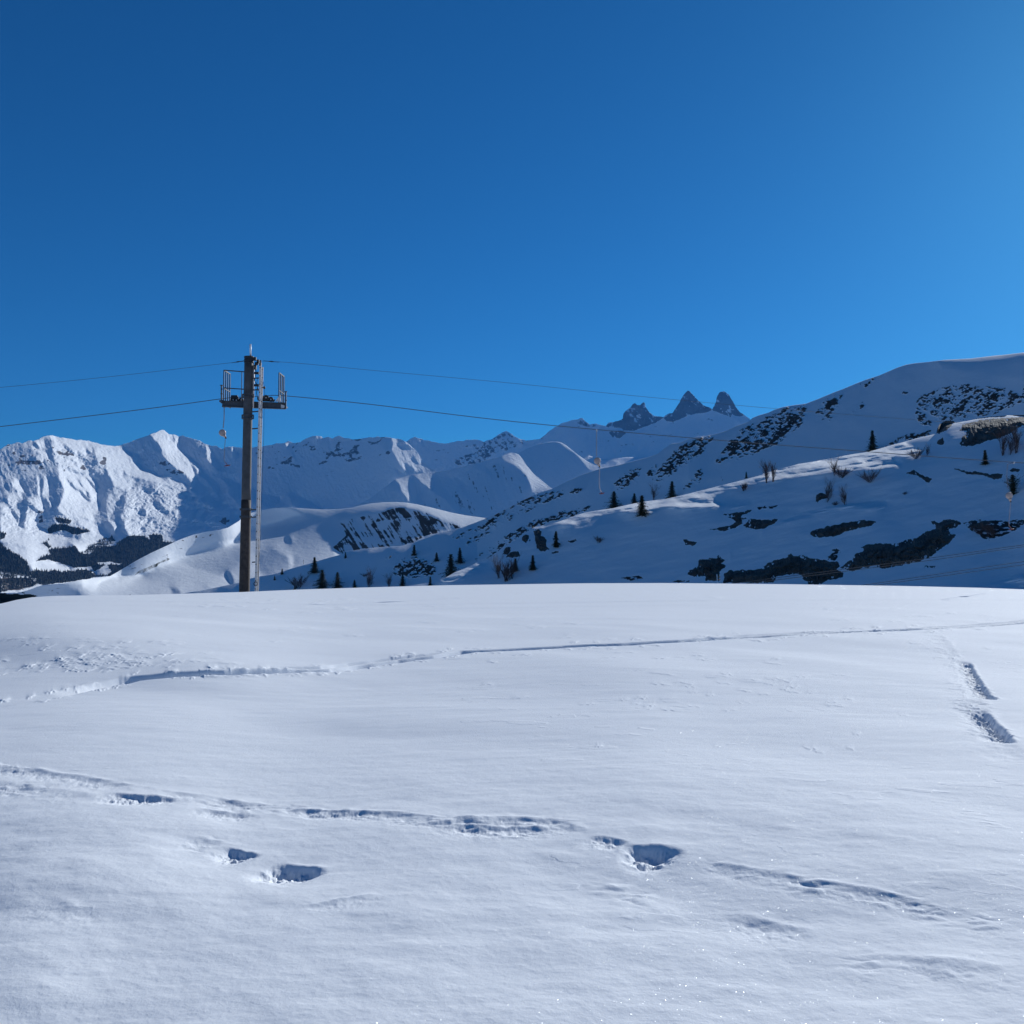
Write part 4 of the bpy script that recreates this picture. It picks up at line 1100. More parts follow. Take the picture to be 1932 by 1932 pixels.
snow_on_ledges(M_ROCK, 1.10, 1.16)
M_NEEDLE = simple_mat('spruce_needles', (.030, .045, .022), .8, 0, .4, 3.0, 0, (.075, .085, .040))
M_BARK = simple_mat('grey_brown_bark', (.07, .05, .04), .9, 0, .4, 9.0)
M_TWIG = simple_mat('reddish_bare_twigs', (.10, .065, .055), .9, 0, .3, 4.0)
M_DRY = simple_mat('dry_brown_tuft', (.16, .085, .05), .9, 0, .3, 4.0)


# ------------------------------------------------------------------ the lift pylon
def build_pylon():
    Yc = 45.0
    W = lambda x, y, Y=Yc: at(x, y, Y)
    base = W(461.0, 1165)
    root = empty('lift_pylon', base)
    tag(root, 'tall dark steel ski lift pylon with ladder and railed crossarm at the snow crest', 'pylon')
    # mast, with a rusty lower length
    def mast_line(y0, y1, n, r0, r1):
        P_, r_ = [], []
        for i in range(n):
            t = i / (n - 1); y = y0 + (y1 - y0) * t
            u = (1115 - y) / (1115 - 672)
            P_.append(W(461.1 + u * 8.6, y)); r_.append(r0 + (r1 - r0) * t)
        return P_, r_
    m = MB(); m.ring_tube(*mast_line(944, 675, 12, .212, .200), n=20); mast = m.build('mast', M_MAST, root, True)
    m = MB(); m.ring_tube(*mast_line(1165, 943.5, 10, .246, .222), n=20)
    lo = m.build('mast_base_section', M_RUST, root, True); lo['label'] = 'rusty brown lower length of the mast'
    for y, hh, r in ((747, 5.5, .245), (786.5, 6.5, .250), (961, 2.0, .262), (975, 2.0, .262)):
        m = MB()
        u = (1115 - y) / 443.
        for dy in (-hh / 2, hh / 2):
            m.ring_tube([W(461.1 + 8.6 * u, y + dy + .7), W(461.1 + 8.6 * u, y + dy - .7)], r, 20)
        for sx in (-1, 1):
            m.bar(W(461.1 + 8.6 * u + sx * 10.4, y + hh / 2 + 1), W(461.1 + 8.6 * u + sx * 10.4, y - hh / 2 - 1), .05, .07)
        m.build('clamp_band', M_STEEL, root)
    m = MB()
    for y in (674, 679, 683):
        m.ring_tube([W(469.8, y + 1.3), W(469.8, y - 1.3)], .222, 16)
    m.build('mast_cap', M_BLACK, root)
    m = MB(); m.ring_tube([W(472.8, 671), W(472.7, 660), W(472.3, 649.5)], [.046, .045, .045], 10)
    m.build('top_tube', M_WHITE, root, True)
    # crossarm: two channels and a walkway
    ca = MB()
    for Yb in (45.26, 46.2):
        ca.bar(W(419.5, 762, Yb), W(538.5, 766, Yb), .25, .06)
        ca.bar(W(419.5, 756.8, Yb - .03), W(538.5, 760.6, Yb - .03), .03, .16)
        ca.bar(W(419.5, 767.4, Yb - .03), W(538.5, 771.6, Yb - .03), .03, .16)
    for x in (424, 446, 490, 512, 533):
        ca.bar(W(x, 763.5, 45.26), W(x, 763.5, 45.26) + Vector((0, .93, 0)), .06, .05)
    ca.bar(W(415.5, 757.5, 45.30), W(424, 757.8, 45.30), .09, .3)
    arm = ca.build('crossarm', M_STEEL, root)
    gp = MB(); gp.plate([W(519, 757.5, 45.2), W(528.5, 745, 45.2), W(530, 757.8, 45.2)], .03)
    gp.plate([W(530, 770, 45.19), W(530, 763, 45.19), W(537, 765, 45.19), W(536.4, 769.5, 45.19), W(532, 771, 45.19)], .03)
    g_ = gp.build('gusset_plate', M_ALU, arm); g_['label'] = 'pale plates at the right end of the crossarm'
    # railings
    def railing(xl, ytop, ybot, extra):
        r = MB()
        X0 = W(xl, ytop, 45.32); zb = W(xl, ybot, 45.32).z
        dz = [0, -.03, -.06, -.08]
        for k, yy in enumerate((0, .32, .66, .98)):
            p = X0 + Vector((0, yy, 0))
            r.bar(p, Vector((p.x, p.y, zb)), .045, .045)
        r.bar(X0, X0 + Vector((0, .98, 0)), .045, .045)
        mz = Vector((X0.x, X0.y, X0.z * .42 + zb * .58))
        r.bar(mz, mz + Vector((0, .98, 0)), .035, .035)
        if extra:
            r.bar(X0, W(462, 701.6, 45.32), .045, .045)
            r.bar(W(xl, 732, 45.32), W(462, 734.5, 45.32), .045, .045)
            r.bar(W(456.4, 701.3, 45.32), W(455.6, 757.5, 45.32), .03, .03)
        return r.build('railing', M_STEEL, root)
    railing(422.6, 698.5, 757.2, True)
    railing(526.6, 703.4, 760.4, False)
    for x, y0, y1 in ((418.0, 727, 761), (539.2, 739, 771.5)):
        r = MB(); r.bar(W(x, y0, 45.2), W(x, y1, 45.2), .06, .06); r.bar(W(x - 2.6, y0, 45.2), W(x + 2.6, y0, 45.2), .035, .06)
        r.bar(W(x - 2, y0 + 16, 45.2), W(x + 2.6, y0 + 16, 45.2), .03, .05)
        r.build('end_post', M_STEEL, root)
    # sheaves under their guards
    for pts in ([(436, 745.5), (447.5, 745.5), (450.5, 752), (460, 754), (460, 757.5), (434, 757.3)], [(495, 748), (501, 744.8), (507, 748), (510.5, 751.5), (519, 754), (517, 758), (495, 757)]):
        g = MB(); g.plate([W(x, y, 45.5) for x, y in pts], .05); sg = g.build('sheave_guard', M_BLACK, root)
    for x, y, r_ in ((440, 754.5, .10), (446, 755, .10), (455, 754.6, .11), (502, 750.5, .13), (511, 753.5, .12), (489.5, 752.5, .10)):
        sh = MB(); sh.disc(W(x, y, 45.42), r_, .05, 18); so_ = sh.build('sheave', M_BLACK, root)
        hb = MB(); hb.disc(W(x, y, 45.38), .03, .03, 10); hb.build('hub', M_ALU, so_)
    # ladder
    lx = lambda y: 482.6 + (1115 - y) / (1115 - 682) * 9.0
    r1 = MB(); r1.bar(W(lx(1150), 1150, 44.80), W(lx(684), 684, 44.80), .095, .03); lad1 = r1.build('ladder_rail', M_ALU, root)
    r2 = MB(); r2.bar(W(lx(1150), 1150, 44.80) + Vector((0, .36, 0)), W(lx(690), 690, 44.80) + Vector((0, .36, 0)), .08, .03); r2.build('ladder_rail', M_ALU, root)
    y = 694.
    while y < 1112:
        g = MB(); p = W(lx(y) - .4, y, 44.80)
        g.ring_tube([p + Vector((0, -.035, 0)), p + Vector((0, .38, 0))], .022, 8)
        g.build('rung', M_BLACK, root)
        y += 15.45
    tp = MB(); tp.bar(W(490.5, 690, 44.72), W(491.6, 679.5, 44.72), .06, .05); tp.build('ladder_head', M_BLACK, root)
    for y in (713, 735, 776, 808, 961, 975, 1060):
        g = MB(); g.bar(W(475.5, y + 1, 44.88), W(lx(y), y, 44.88), .055, .04); g.build('ladder_bracket', M_STEEL, root)
    # boxes, pipe, wires
    pc = MB(); pc.ring_tube([W(477.6, 770), W(478.4, 730), W(479.2, 689)], .036, 8); pc.build('conduit', M_ALU, root, True)
    for x, y, w_, h_ in ((484.5, 704, .20, .10), (484.0, 727, .20, .10), (481.5, 693, .12, .2), (484.5, 686, .16, .12), (479.5, 677, .2, .14), (487, 682, .1, .16)):
        b_ = MB(); b_.bar(W(x, y, 44.93) + Vector((-w_ / 2, 0, 0)), W(x, y, 44.93) + Vector((w_ / 2, 0, 0)), h_, .12); b_.build('junction_box', M_BLACK, root)
    lp = MB()
    c = W(498.4, 731.4, 44.85)
    for k in range(7):
        pass
    lp.ring_tube([c + Vector((-.065 + .13 * k / 6, 0, 0)) for k in range(7)], [.005, .045, .062, .066, .062, .045, .005], 12)
    lp.build('siren', M_BLACK, root, True)
    sp_ = MB(); sp_.bar(W(490, 730.5, 44.9), W(498, 731, 44.9), .02, .02)
    sp_.ring_tube([W(477, 683, 44.75), W(483, 700, 44.75), W(480, 718, 44.75), W(486, 728, 44.75), W(484, 742, 44.75), W(487, 756, 44.75)], .016, 6)
    sp_.ring_tube([W(486, 712, 44.78), W(484.5, 724, 44.78), W(487.5, 738, 44.78)], .012, 6)
    sp_.build('hanging_wiring', M_BLACK, root)
    dw = MB(); dw.ring_tube([W(496.6, 720, 44.7), W(499, 729, 44.7), W(498.6, 760, 44.7), W(497.4, 830, 44.7), W(495, 900, 44.7), W(490.5, 1030, 44.7), W(487, 1100, 44.7)], .007, 5)
    dw.build('earth_wire', M_CABLE, root)
    rg = MB(); c = W(482.4, 1101.5, 44.72); n = 16
    rg.ring_tube([c + Vector((.085 * math.cos(2 * math.pi * k / n), 0, .085 * math.sin(2 * math.pi * k / n))) for k in range(n + 1)], .016, 6, False)
    rg.build('ring', M_BLACK, root)


build_pylon()


def cable(pts, rad, label, group=None, name='cable', cat='cable', sub=5):
    """a wire through (x, y, depth) points, smoothed"""
    P = [at(*p) for p in pts]
    xs = np.arange(len(P))
    t = np.linspace(0, len(P) - 1, (len(P) - 1) * sub + 1)
    A = np.array([tuple(p) for p in P])
    T = np.gradient(A, axis=0)
    out = []
    for u in t:
        i = min(int(u), len(P) - 2); f = u - i
        h = (2 * f ** 3 - 3 * f ** 2 + 1, f ** 3 - 2 * f ** 2 + f, -2 * f ** 3 + 3 * f ** 2, f ** 3 - f ** 2)
        out.append(Vector(h[0] * A[i] + h[1] * T[i] + h[2] * A[i + 1] + h[3] * T[i + 1]))
    m = MB(); m.ring_tube(out, rad, 6)
    o = m.build(name, M_CABLE, None, True, org=P[0])
    return tag(o, label, cat, group)


cable([(-420, 852, 45.2), (-200, 829, 45.2), (0, 805, 45.2), (200, 781, 45.1), (330, 764.5, 45.), (417, 752.5, 45.42), (441, 750, 45.42), (466, 748.6, 45.42), (502, 747, 45.42), (540, 747, 45.42), (700, 763, 45.2), (966, 795, 45.6), (1300, 826, 46.2), (1620, 851, 46.8), (1900, 871.5, 47.2), (2400, 902, 48)],
      .0155, 'thick dark haul cable of the lift, running over the pylon crossarm', name='haul_cable')
cable([(-420, 768, 45.2), (-200, 748, 45.2), (0, 731, 45.2), (200, 711.5, 45.1), (400, 688.5, 45.), (462, 681.5, 45.)], .0075, 'thin wire reaching left from the top of the pylon', 'thin wires from the pylon top', name='signal_wire')
cable([(480, 680.5, 45.), (560, 685, 45.), (700, 698.5, 45.2), (966, 723, 45.6), (1200, 747, 46), (1440, 769, 46.5), (1700, 790, 47), (1932, 806, 47.4), (2400, 835, 48)], .0075, 'thin wire reaching right from the top of the pylon across the sky', 'thin wires from the pylon top', name='signal_wire')
for pts, lab in (([(437, 684.6), (461, 680.6)], 'short dark wire clamp left of the pylon top'), ([(503, 681.6), (527, 683.6)], 'short dark wire clamp right of the pylon top')):
    m = MB(); p, q = at(*pts[0], 44.97), at(*pts[1], 44.97)
    if pts[0][0] > 480:
        p, q = at(497, 680.8, 45), at(527, 683.2, 45)
    m.ring_tube([p, p.lerp(q, .3), p.lerp(q, .5), p.lerp(q, .7), q], [.013, .013, .032, .014, .013], 6)
    tag(m.build('wire_clamp', M_BLACK, None, org=p), lab, 'clamp', 'wire clamps at the pylon top')
for (pa, lab) in (([(1380, 1101), (1752, 1053.3), (1932, 1028)], 'upper wire of the higher dark pair low on the right'), ([(1380, 1105), (1760, 1056.5), (1932, 1031.5)], 'lower wire of the higher dark pair low on the right'),
                  ([(1450, 1128), (1650, 1101), (1932, 1059.5)], 'upper wire of the lowest dark pair, near the right edge'), ([(1450, 1131), (1650, 1104.5), (1932, 1065.5)], 'lower wire of the lowest dark pair, near the right edge')):
    x0, y0 = pa[0]; x1, y1 = pa[-1]
    ext = (2250, y1 + (y1 - y0) / (x1 - x0) * 300)
    cable([(x, y, 56) for x, y in pa + [ext]], .015, lab, 'dark lift wires low on the right', name='lift_wire')


def hanger(top, case, nose, rod, seat, Y, label, lit=False):
    root = empty('tow_hanger', at(*case, Y))
    tag(root, label, 'tow hanger', 'spring box tow hangers on the haul cable')
    m = MB(); m.ring_tube([at(x, y, Y) for x, y in top], .020 if not lit else .014, 7); m.build('cord', M_CORD, root)
    m = MB(); m.bar(at(top[0][0], top[0][1] - 2, Y), at(top[0][0], top[0][1] + 2, Y), .06, .08); m.build('cable_grip', M_ALU if lit else M_BLACK, root)
    c = at(*case, Y); nz = at(*nose, Y)
    prof = [(-.075, .02), (-.07, .13), (-.045, .155), (0, .162), (.045, .155), (.07, .13), (.075, .02)]
    m = MB()
    n = 24; o = len(m.v)
    for (yy, r) in prof:
        for k in range(n):
            t = 2 * math.pi * k / n
            m.v.append((c.x + r * math.cos(t), c.y + yy, c.z + r * math.sin(t)))
    for i in range(len(prof) - 1):
        for k in range(n):
            a, b = i * n + k, i * n + (k + 1) % n
            m.f.append((a, b, b + n, a + n))
    m.f.append(tuple(range(n))); m.f.append(tuple(range((len(prof) - 1) * n, len(prof) * n)))
    cs = m.build('spring_case', M_CASE, root, True)
    m = MB(); m.ring_tube([c.lerp(nz, .45), c.lerp(nz, .75), nz], [.09, .06, .035], 10); m.build('outlet', M_CASE, cs, True)
    m = MB(); m.ring_tube([nz, nz + (nz - c).normalized() * .05], .045, 8); m.build('stopper', M_BLACK, cs)
    m = MB(); m.ring_tube([at(x, y, Y) for x, y in rod], .013, 7); m.build('pull_rod', M_CORD if not lit else M_CASE, root)
    m = MB(); p, q = at(seat[0] - seat[2], seat[1] + 1, Y), at(seat[0] + seat[2], seat[1] - 1, Y)
    m.ring_tube([p, p.lerp(q, .2), p.lerp(q, .5), p.lerp(q, .8), q], [.012, .024, .034, .024, .012], 8)
    m.ring_tube([at(rod[-1][0], rod[-1][1], Y), at(seat[0] - 1, seat[1] - 3, Y), p.lerp(q, .45)], .014, 6)
    m.build('seat', M_RED, root)
    return root


hanger([(423, 767), (422.8, 790), (421, 808)], (419.6, 816.5), (425.6, 825.5), [(425, 829), (423.6, 850), (422.6, 868), (425, 873)], (429, 878.3, 6), 45.42, 'pale tow hanger with round spring box, hanging just left of the pylon')
hanger([(1125.8, 812), (1125.6, 840), (1125.8, 861)], (1126.9, 869.5), (1131, 880), [(1131.4, 883), (1130.5, 900), (1130.8, 917), (1133, 926)], (1135.5, 930.8, 5), 45.7, 'tow hanger in front of the shaded hillside, right of the picture centre', True)
hanger([(1913, 873), (1901, 876), (1899.5, 900), (1902, 922)], (1904, 935), (1906.5, 946), [(1906.5, 949), (1905, 970), (1903.5, 985), (1904, 993)], (1908, 998.6, 5), 47.2, 'tow hanger near the right edge, beside the bushy green conifer', True)


# ------------------------------------------------------------------ rock outcrops
def outcrop(z, pts, label, layer, cap=.55, seed=0, mat=None):
    P = np.array(tr(z, pts))
    st = .8
    x0, y0 = P.min(0) - 5; x1, y1 = P.max(0) + 5
    gx, gy = np.meshgrid(np.arange(x0, x1, st), np.arange(y0, y1, st))
    ins = poly_mask([tuple(p) for p in P], gx, gy)
    d = np.full(gx.shape, 1e9)
    n = len(P)
    for i in range(n):
        p, q = P[i], P[(i + 1) % n]
        v = q - p; l = (v ** 2).sum() + 1e-9
        t = np.clip(((gx - p[0]) * v[0] + (gy - p[1]) * v[1]) / l, 0, 1)
        d = np.minimum(d, np.hypot(gx - p[0] - t * v[0], gy - p[1] - t * v[1]))
    sd_ = np.where(ins, d, -d)
    nz = fbm(gx / 7 + seed, gy / 4, 601 + seed, 4, .6)
    nz2 = fbm(gx / 2.6, gy / 5.5 + seed, 641 + seed, 3, .6)
    nz3 = np.abs(fbm(gx / 9, gy / 9, 671 + seed, 3, .6))
    a, e, R = layer.distv(gx, gy)
    mp = float(np.median(R)) / F
    dd = sd_ + 2.6 * nz + .5 * nz2
    off = np.clip(dd * mp * .9, -.5, cap * (.7 + .5 * nz)) + np.where(dd > 0, (.10 * nz2 - .42 * nz3) * np.clip(dd / 5, 0, 1), 0)
    Rr = R - off
    keep = sd_ > -4.5
    idx = -np.ones(gx.shape, int)
    idx[keep] = np.arange(keep.sum())
    X, Y, Z = Rr * np.sin(a), Rr * np.cos(a), EYE + e * Rr
    org = Vector((float(X[keep].mean()), float(Y[keep].mean()), float(Z[keep].min())))
    f = np.stack([idx[:-1, :-1], idx[:-1, 1:], idx[1:, 1:], idx[1:, :-1]], -1).reshape(-1, 4)
    f = f[(f >= 0).all(1)]
    V = np.stack([X[keep] - org.x, Y[keep] - org.y, Z[keep] - org.z], -1)
    # a buried back makes it a closed body
    Rb = R[keep] + 1.2
    VB = np.stack([Rb * np.sin(a[keep]) - org.x, Rb * np.cos(a[keep]) - org.y, EYE + e[keep] * Rb - org.z], -1)
    nV = len(V)
    me = bpy.data.meshes.new('rock_outcrop')
    me.from_pydata(np.concatenate([V, VB]).tolist(), [], f.tolist() + (f[:, ::-1] + nV).tolist())
    me.materials.append(mat or M_ROCK)
    me.polygons.foreach_set('use_smooth', [False] * len(me.polygons))
    o = bpy.data.objects.new('rock_outcrop', me)
    COL.objects.link(o); o.location = org
    tag(o, label, 'rock', 'rock outcrops on the near knoll')
    return o


OUT = [
    (Z5, [(-40, 1480), (0, 1460), (100, 1455), (200, 1450), (240, 1420), (290, 1395), (380, 1368), (376, 1352), (405, 1352), (420, 1364), (480, 1358), (540, 1376), (600, 1388), (660, 1400), (718, 1405), (722, 1430), (700, 1450), (755, 1475), (740, 1500), (700, 1515), (650, 1520), (620, 1535), (590, 1550), (520, 1548), (490, 1520), (470, 1490), (440, 1483), (400, 1483), (350, 1492), (310, 1500), (290, 1540), (0, 1540), (-40, 1540)],
     'long dark cliff band along the foot of the knoll, left of the wider wall', .8),
    (Z5, [(725, 1440), (780, 1400), (830, 1350), (870, 1335), (880, 1318), (858, 1308), (900, 1288), (1000, 1282), (1080, 1282), (1160, 1262), (1240, 1240), (1290, 1205), (1350, 1190), (1345, 1165), (1312, 1135), (1345, 1135), (1372, 1150), (1400, 1130), (1450, 1122), (1500, 1132), (1520, 1148), (1485, 1175), (1440, 1190), (1450, 1220), (1490, 1222), (1460, 1260), (1440, 1285), (1380, 1320), (1310, 1372), (1250, 1395), (1180, 1412), (1100, 1432), (1010, 1447), (950, 1428), (880, 1440), (800, 1462), (770, 1455)],
     'widest dark rock wall low on the knoll, rising to the right', .9),
    (Z5, [(530, 1205), (570, 1190), (650, 1168), (740, 1148), (860, 1130), (930, 1128), (962, 1142), (920, 1165), (850, 1185), (760, 1205), (720, 1228), (620, 1240), (550, 1240), (530, 1225)], 'long lens-shaped dark slab in the snow above the rock walls', .5),
    (Z4, [(1670, 862), (1740, 850), (1860, 833), (1850, 848), (1800, 868), (1790, 882), (1830, 886), (1805, 900), (1800, 920), (1760, 945), (1690, 970), (1590, 958), (1640, 948), (1720, 935), (1755, 910), (1730, 885)], 'dark angular rock band on the open slope, upper left of the two', .4),
    (Z4, [(1800, 935), (1850, 890), (1930, 895), (2030, 890), (2020, 910), (1990, 930), (1930, 955), (1870, 958)], 'flat dark rock just right of the angular rock band', .4),
    (Z5, [(1512, 625), (1530, 585), (1562, 545), (1512, 538), (1530, 502), (1570, 492), (1620, 478), (1700, 466), (1830, 455), (1960, 450), (1960, 480), (1900, 520), (1840, 560), (1780, 585), (1680, 612), (1600, 640), (1520, 645)], 'huge greenish brown outcrop under the crest at the right edge', .9),
    (Z5, [(1370, 565), (1378, 530), (1390, 508), (1420, 490), (1465, 492), (1455, 512), (1430, 535), (1400, 550)], 'small dark outcrop on the crest left of the huge one', .5),
    (Z5, [(1357, 628), (1375, 600), (1398, 588), (1407, 615), (1403, 638), (1380, 640)], 'single dark boulder below the crest on the right', .5),
    (Z5, [(1158, 820), (1210, 802), (1240, 820), (1270, 838), (1325, 858), (1318, 870), (1328, 887), (1290, 878), (1250, 850), (1225, 832), (1190, 828)], 'jagged diagonal rock rib on the open upper slope', .35),
    (Z5, [(1465, 788), (1520, 798), (1570, 812), (1610, 806), (1650, 818), (1700, 824), (1760, 820), (1790, 830), (1782, 857), (1740, 858), (1680, 838), (1600, 828), (1560, 828), (1500, 805)], 'thin dark rock ledge left of the bushy conifer', .3),
    (Z5, [(1840, 800), (1870, 785), (1900, 790), (1925, 800), (1890, 812), (1850, 812)], 'small brown rock at the far right beneath the crest', .3),
    (Z5, [(562, 1005), (570, 962), (600, 948), (650, 968), (640, 980), (610, 988), (580, 1012)], 'dark rock lump beside bare twigs in mid slope', .5),
    (Z4, [(448, 955), (490, 958), (498, 975), (492, 1002), (525, 1008), (532, 1040), (530, 1060), (545, 1085), (520, 1097), (500, 1098), (470, 1082), (462, 1030), (450, 985)], 'upright dark rock face at the left end of the knoll crest', .6),
    (Z4, [(370, 1030), (380, 1002), (400, 988), (418, 990), (426, 1030), (400, 1045)], 'pointed rock just left of the upright rock face', .5),
    (Z4, [(250, 1120), (262, 1090), (280, 1068), (300, 1075), (304, 1095), (280, 1122)], 'upper of two dark rocks above the bare bush', .5),
    (Z4, [(268, 1138), (300, 1105), (330, 1098), (348, 1100), (366, 1130), (340, 1140), (300, 1138)], 'lower of two dark rocks above the bare bush', .5),
    (Z4, [(1420, 1022), (1460, 1030), (1512, 1045), (1482, 1065), (1432, 1056)], 'small dark rock alone in shaded snow above the piste marker', .35),
    (Z4, [(1438, 1243), (1480, 1215), (1512, 1195), (1518, 1152), (1560, 1152), (1600, 1143), (1640, 1148), (1645, 1128), (1682, 1160), (1664, 1178), (1698, 1195), (1672, 1210), (1656, 1232), (1650, 1290), (1560, 1290), (1560, 1262), (1490, 1265)], 'squat dark rock block left of the orange marker', .8),
    (Z4, [(1330, 1293), (1400, 1287), (1462, 1290), (1450, 1300), (1340, 1300)], 'flat sliver of rock just above the field edge', .3),
    (Z4, [(552, 1112), (600, 1094), (616, 1105), (580, 1118)], 'small rock right of the upright rock face', .3),
    (Z5, [(1265, 1423), (1350, 1430), (1342, 1442), (1280, 1440)], 'tiny dark strip of rock beneath the widest rock wall', .25),
    (Z5, [(665, 1325), (700, 1316), (732, 1330), (700, 1338)], 'small rock patch between the lens slab and the cliff band', .3),
    (Z5, [(640, 1370), (670, 1355), (694, 1370), (670, 1386)], 'small rock patch right above the dip between both walls', .3),
    (Z5, [(1545, 1150), (1600, 1160), (1650, 1135), (1720, 1140), (1700, 1160), (1640, 1175), (1600, 1185), (1570, 1175)], 'low rock edge in the scrub right of the widest wall', .3),
    (Z5, [(1880, 1135), (1960, 1120), (1960, 1145), (1900, 1155)], 'low rock edge cut by the right border of the view', .3),
]
for k, (z, pts, lab, cap_) in enumerate(OUT):
    outcrop(z, pts, lab, hillF, cap_, k)


# ------------------------------------------------------------------ trees and shrubs
def conifer_mesh(seed, slender, bushy=False, dense=1.0):
    """unit-height spruce: trunk mesh, crown mesh of many small needle sprays"""
    rng = random.Random(seed)
    t = MB(); t.ring_tube([(0, 0, -.08), (0, 0, .3), (.01, 0, .95)], [.028, .02, .004], 6)
    c = MB()
    nw = 26
    for i in range(nw):
        u = i / nw
        z = .06 + .92 * u
        L = slender * (1 - u) ** .85 * (.45 + .85 * rng.random()) + .02
        if bushy:
            L = slender * (.8 + .3 * math.sin(u * 7 + seed)) * (1 - u ** 3) * (.7 + .5 * rng.random())
        nb_ = max(5, int((15 - 8 * u) * dense))
        for b in range(nb_):
            ang = 2 * math.pi * (b + rng.random()) / nb_ + i
            Lb = L * rng.uniform(.35, 1.25)
            droop = rng.uniform(.05, .35) if not bushy else rng.uniform(-.9, -.1)
            dx, dy = math.cos(ang), math.sin(ang)
            ns = max(3, int(7 * Lb / slender))
            for k in range(ns):
                f = (k + .5) / ns
                p = Vector((dx * Lb * f, dy * Lb * f, z - droop * Lb * f + .03 * rng.random()))
                sz = .050 * (1.1 - .5 * f) * rng.uniform(.6, 1.3)
                d = Vector((dx + rng.uniform(-.6, .6), dy + rng.uniform(-.6, .6), rng.uniform(-.5, .25))).normalized()
                w = d.cross(Vector((rng.uniform(-.4, .4), rng.uniform(-.4, .4), 1))).normalized()
                c.add([p - w * sz * .6, p + w * sz * .6, p + d * sz * 1.7], [(0, 1, 2)])
                c.add([p - d * sz * .6 + w * sz * .3, p + w * sz * .5 - Vector((0, 0, sz * .4)), p + d * sz * .9], [(0, 1, 2)])
                c.add([p + Vector((0, 0, sz * .3)), p - Vector((0, 0, sz * .5)), p + d * sz * 1.3], [(0, 1, 2)])
    return t, c


PROTO = {}


def conifer(kind, layer, x, y, h, label, group):
    """h in picture units"""
    p = layer.point(x, y)
    H = h * layer.mpp(x, y)
    spec = {'slender': (5, .22, False), 'spruce': (11, .32, False), 'broad': (17, .46, False), 'bushy': (23, .42, True)}[kind]
    r = empty('conifer', p - Vector((0, 0, .02 * H)))
    tag(r, label, 'conifer', group)
    vk = (kind, int(x) % 3)
    spec = (spec[0] + 100 * vk[1],) + spec[1:]
    if vk not in PROTO:
        t, c = conifer_mesh(*spec)
        a = t.build('trunk', M_BARK, r); b = c.build('crown', M_NEEDLE, r)
        for q in (a, b):          # meshes were built round the origin
            q.data.transform(Matrix.Translation(r.location))
        PROTO[vk] = (a, b)
    else:
        for q in PROTO[vk]:
            n_ = q.copy(); COL.objects.link(n_); n_.parent = r
    rn = random.Random(int(x * 7 + y))
    r.scale = (H * rn.uniform(.9, 1.3), H * rn.uniform(.9, 1.3), H * rn.uniform(.95, 1.1))
    r.rotation_euler = (0, rn.uniform(-.04, .04), rn.uniform(0, 6.28))
    return r


def shrub_mesh(seed, stems, spread, depth=4, th=.012):
    rng = random.Random(seed)
    m = MB()

    def grow(p, d, L, r, k):
        q = p + d * L * .5 + Vector((rng.uniform(-.05, .05), rng.uniform(-.05, .05), 0)) * L
        e = p + d * L
        m.ring_tube([p, q, e], [r, r * .85, r * .65], 3, False)
        if k == 0:
            return
        for i in range(4 if k > 1 else 6):
            nd = (d + Vector((rng.gauss(0, .30), rng.gauss(0, .30), rng.gauss(.15, .2)))).normalized()
            grow(p.lerp(e, rng.uniform(.15, 1)), nd, L * rng.uniform(.5, .78), r * .6, k - 1)
    for s_ in range(stems):
        a_ = rng.uniform(0, 6.28)
        d = Vector((math.cos(a_) * spread * rng.random(), math.sin(a_) * spread * rng.random(), 1)).normalized()
        grow(Vector((rng.uniform(-.05, .05) * spread * 2, rng.uniform(-.05, .05), -.03)), d, rng.uniform(.3, .6), th * rng.uniform(.6, 1.2), depth)
    return m


def shrub(kind, layer, x, y, h, label, group='bare shrubs and saplings on the slopes', mat=None):
    p = layer.point(x, y)
    H = h * layer.mpp(x, y)
    spec = {'tall': (31, 9, .45, 3, .007), 'round': (37, 22, 1.5, 2, .008), 'birch': (41, 6, .28, 3, .009), 'tuft': (43, 22, 2.2, 1, .014)}[kind]
    key = (kind, (mat or M_TWIG).name)
    if key not in PROTO:
        m = shrub_mesh(*spec)
        o = m.build('bare_shrub', mat or M_TWIG)
        PROTO[key] = o
    else:
        o = PROTO[key].copy(); COL.objects.link(o)
    o.location = p
    o.scale = (H, H, H)
    o.rotation_euler = (0, 0, x % 6.28)
    return tag(o, label, 'shrub', group)


def zp(z, x, y):
    return z[1] + z[0] * x, z[2] + z[0] * y


